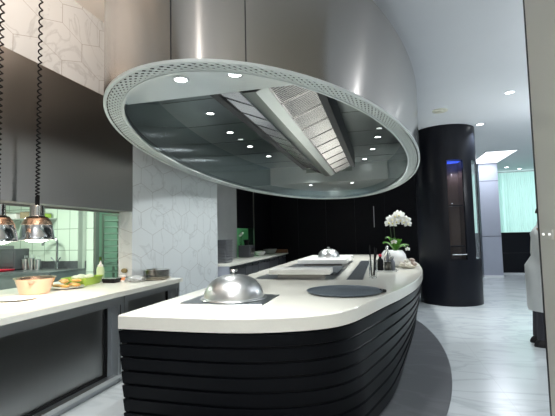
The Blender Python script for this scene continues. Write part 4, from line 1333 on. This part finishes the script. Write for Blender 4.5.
pel = jn((0, 0, 0.96), (0.14, 0.11))
wa = jn((0.0, 0, 1.12), (0.135, 0.10), pel)
chs = jn((-0.01, 0, 1.32), (0.15, 0.11), wa)
nk = jn((0.0, 0, 1.50), 0.06, chs)
n2 = jn((0.02, 0, 1.58), 0.052, nk)
hd1 = jn((0.055, 0, 1.66), (0.076, 0.085), n2)
hd2 = jn((0.06, 0, 1.74), (0.072, 0.082), hd1)
for s in (1, -1):
    h_ = jn((0, s * 0.095, 0.90), 0.09, pel)
    kn = jn((-0.06, s * 0.10, 0.50), 0.058, h_)
    an = jn((-0.085, s * 0.10, 0.10), 0.040, kn)
    ft = jn((0.02, s * 0.11, 0.045), 0.030, an)
    sh_ = jn((-0.01, s * 0.185, 1.43), 0.062, chs)
    el = jn((-0.04, s * 0.265, 1.14), 0.043, sh_)
    wr = jn((0.02, s * 0.275, 0.89), 0.030, el)
    pa = jn((0.035, s * 0.28, 0.81), (0.036, 0.022), wr)
    for q, (dy, l) in enumerate(((-0.028, 0.070), (-0.010, 0.080), (0.010, 0.075), (0.027, 0.060))):
        f1 = jn((0.035 + dy, s * 0.282, 0.770), 0.0095, pa)
        f2 = jn((0.037 + dy, s * 0.276, 0.770 - l * 0.55), 0.0085, f1)
        jn((0.036 + dy, s * 0.262, 0.770 - l), 0.007, f2)
    t1 = jn((0.075, s * 0.27, 0.82), 0.011, pa)
    jn((0.092, s * 0.262, 0.775), 0.009, t1)
body = skin_obj('body', V, E, RR, M['skin'], pn, 1)
fc = MB()
for s in (1, -1):
    fc.ell((0.131, s * 0.032, 1.695), 0.012, 0.014, 0.009, 10, 6)
fc.build('eyes', M['eye'], pn)
nz = MB()
nz.tube([(0.135, 0, 1.705), (0.152, 0, 1.675), (0.155, 0, 1.660), (0.13, 0, 1.652)], [0.008, 0.013, 0.015, 0.01], 8)
nz.build('nose', M['skin'], pn)
MB().tube([(0.122, -0.025, 1.625), (0.133, 0, 1.624), (0.122, 0.025, 1.625)], [0.004, 0.007, 0.004], 8).build('mouth', mat('lips', (0.45, 0.18, 0.16), 0.5, noise=0.05), pn)
for s in (1, -1):
    MB().ell((0.052, s * 0.088, 1.675), 0.018, 0.008, 0.028, 10, 8).build('ear', M['skin'], pn)
hr = MB()
rings = []
for q in range(8):
    a = PI * 0.5 * q / 7
    rings.append([((0.042 - 0.02 * math.cos(a)) + 0.098 * math.cos(a) * math.cos(2 * PI * i / 24), 0.093 * math.cos(a) * math.sin(2 * PI * i / 24),
                   1.72 + 0.105 * math.sin(a) - (0.06 * math.cos(a) if math.cos(2 * PI * i / 24) < 0.2 else 0)) for i in range(24)])
hr.loft(rings)
hr.build('hair', M['hair'], pn)
# coat: a lofted body to the shins, with sleeves
ct_ = MB()
rings = []
for (z, rx, ry, ox) in ((0.44, 0.172, 0.235, -0.045), (0.46, 0.177, 0.24, -0.045), (0.62, 0.176, 0.235, -0.045), (0.85, 0.182, 0.225, -0.045), (1.0, 0.182, 0.215, -0.045), (1.14, 0.135, 0.195, 0.0), (1.28, 0.135, 0.205, 0.01), (1.40, 0.135, 0.205, -0.01), (1.47, 0.10, 0.16, 0.0), (1.51, 0.075, 0.085, 0.005), (1.555, 0.072, 0.076, 0.01)):
    rings.append([(ox + rx * (1 + 0.025 * math.cos(7 * 2 * PI * i / 48) * (1 if z < 0.9 else 0.2)) * math.cos(2 * PI * i / 48), ry * (1 + 0.025 * math.sin(9 * 2 * PI * i / 48) * (1 if z < 0.9 else 0.2)) * math.sin(2 * PI * i / 48), z) for i in range(48)])
ct_.loft(rings, True, False)
ct_.build('coat', M['white_cloth'], pn, angle=60)
for s in (1, -1):
    MB().tube([(-0.01, s * 0.15, 1.42), (-0.015, s * 0.20, 1.40), (-0.03, s * 0.245, 1.26), (-0.04, s * 0.266, 1.14), (-0.025, s * 0.27, 1.06), (0.0, s * 0.274, 0.97), (0.018, s * 0.276, 0.90)],
              [0.075, 0.080, 0.070, 0.064, 0.060, 0.054, 0.048], 16).build('sleeve', M['white_cloth'], pn, angle=60)
for s in (1, -1):
    MB().tube([(-0.02, s * 0.10, 0.95), (-0.04, s * 0.10, 0.75), (-0.06, s * 0.105, 0.50), (-0.075, s * 0.105, 0.25), (-0.08, s * 0.105, 0.09)], [0.10, 0.098, 0.088, 0.084, 0.086], 18).build('trouser_leg', M['trousers'], pn, angle=60)
    so_ = MB()
    so_.loft([[(x - 0.055, s * 0.11 + y, z) for x, y in [((0.125 * k + 0.02) * math.cos(2 * PI * i / 24), 0.052 * k * math.sin(2 * PI * i / 24)) for i in range(24)]] for z, k in ((0.0, 1.0), (0.02, 1.04), (0.055, 0.92), (0.085, 0.70))])
    so_.build('shoe', M['shoe'], pn, angle=50)
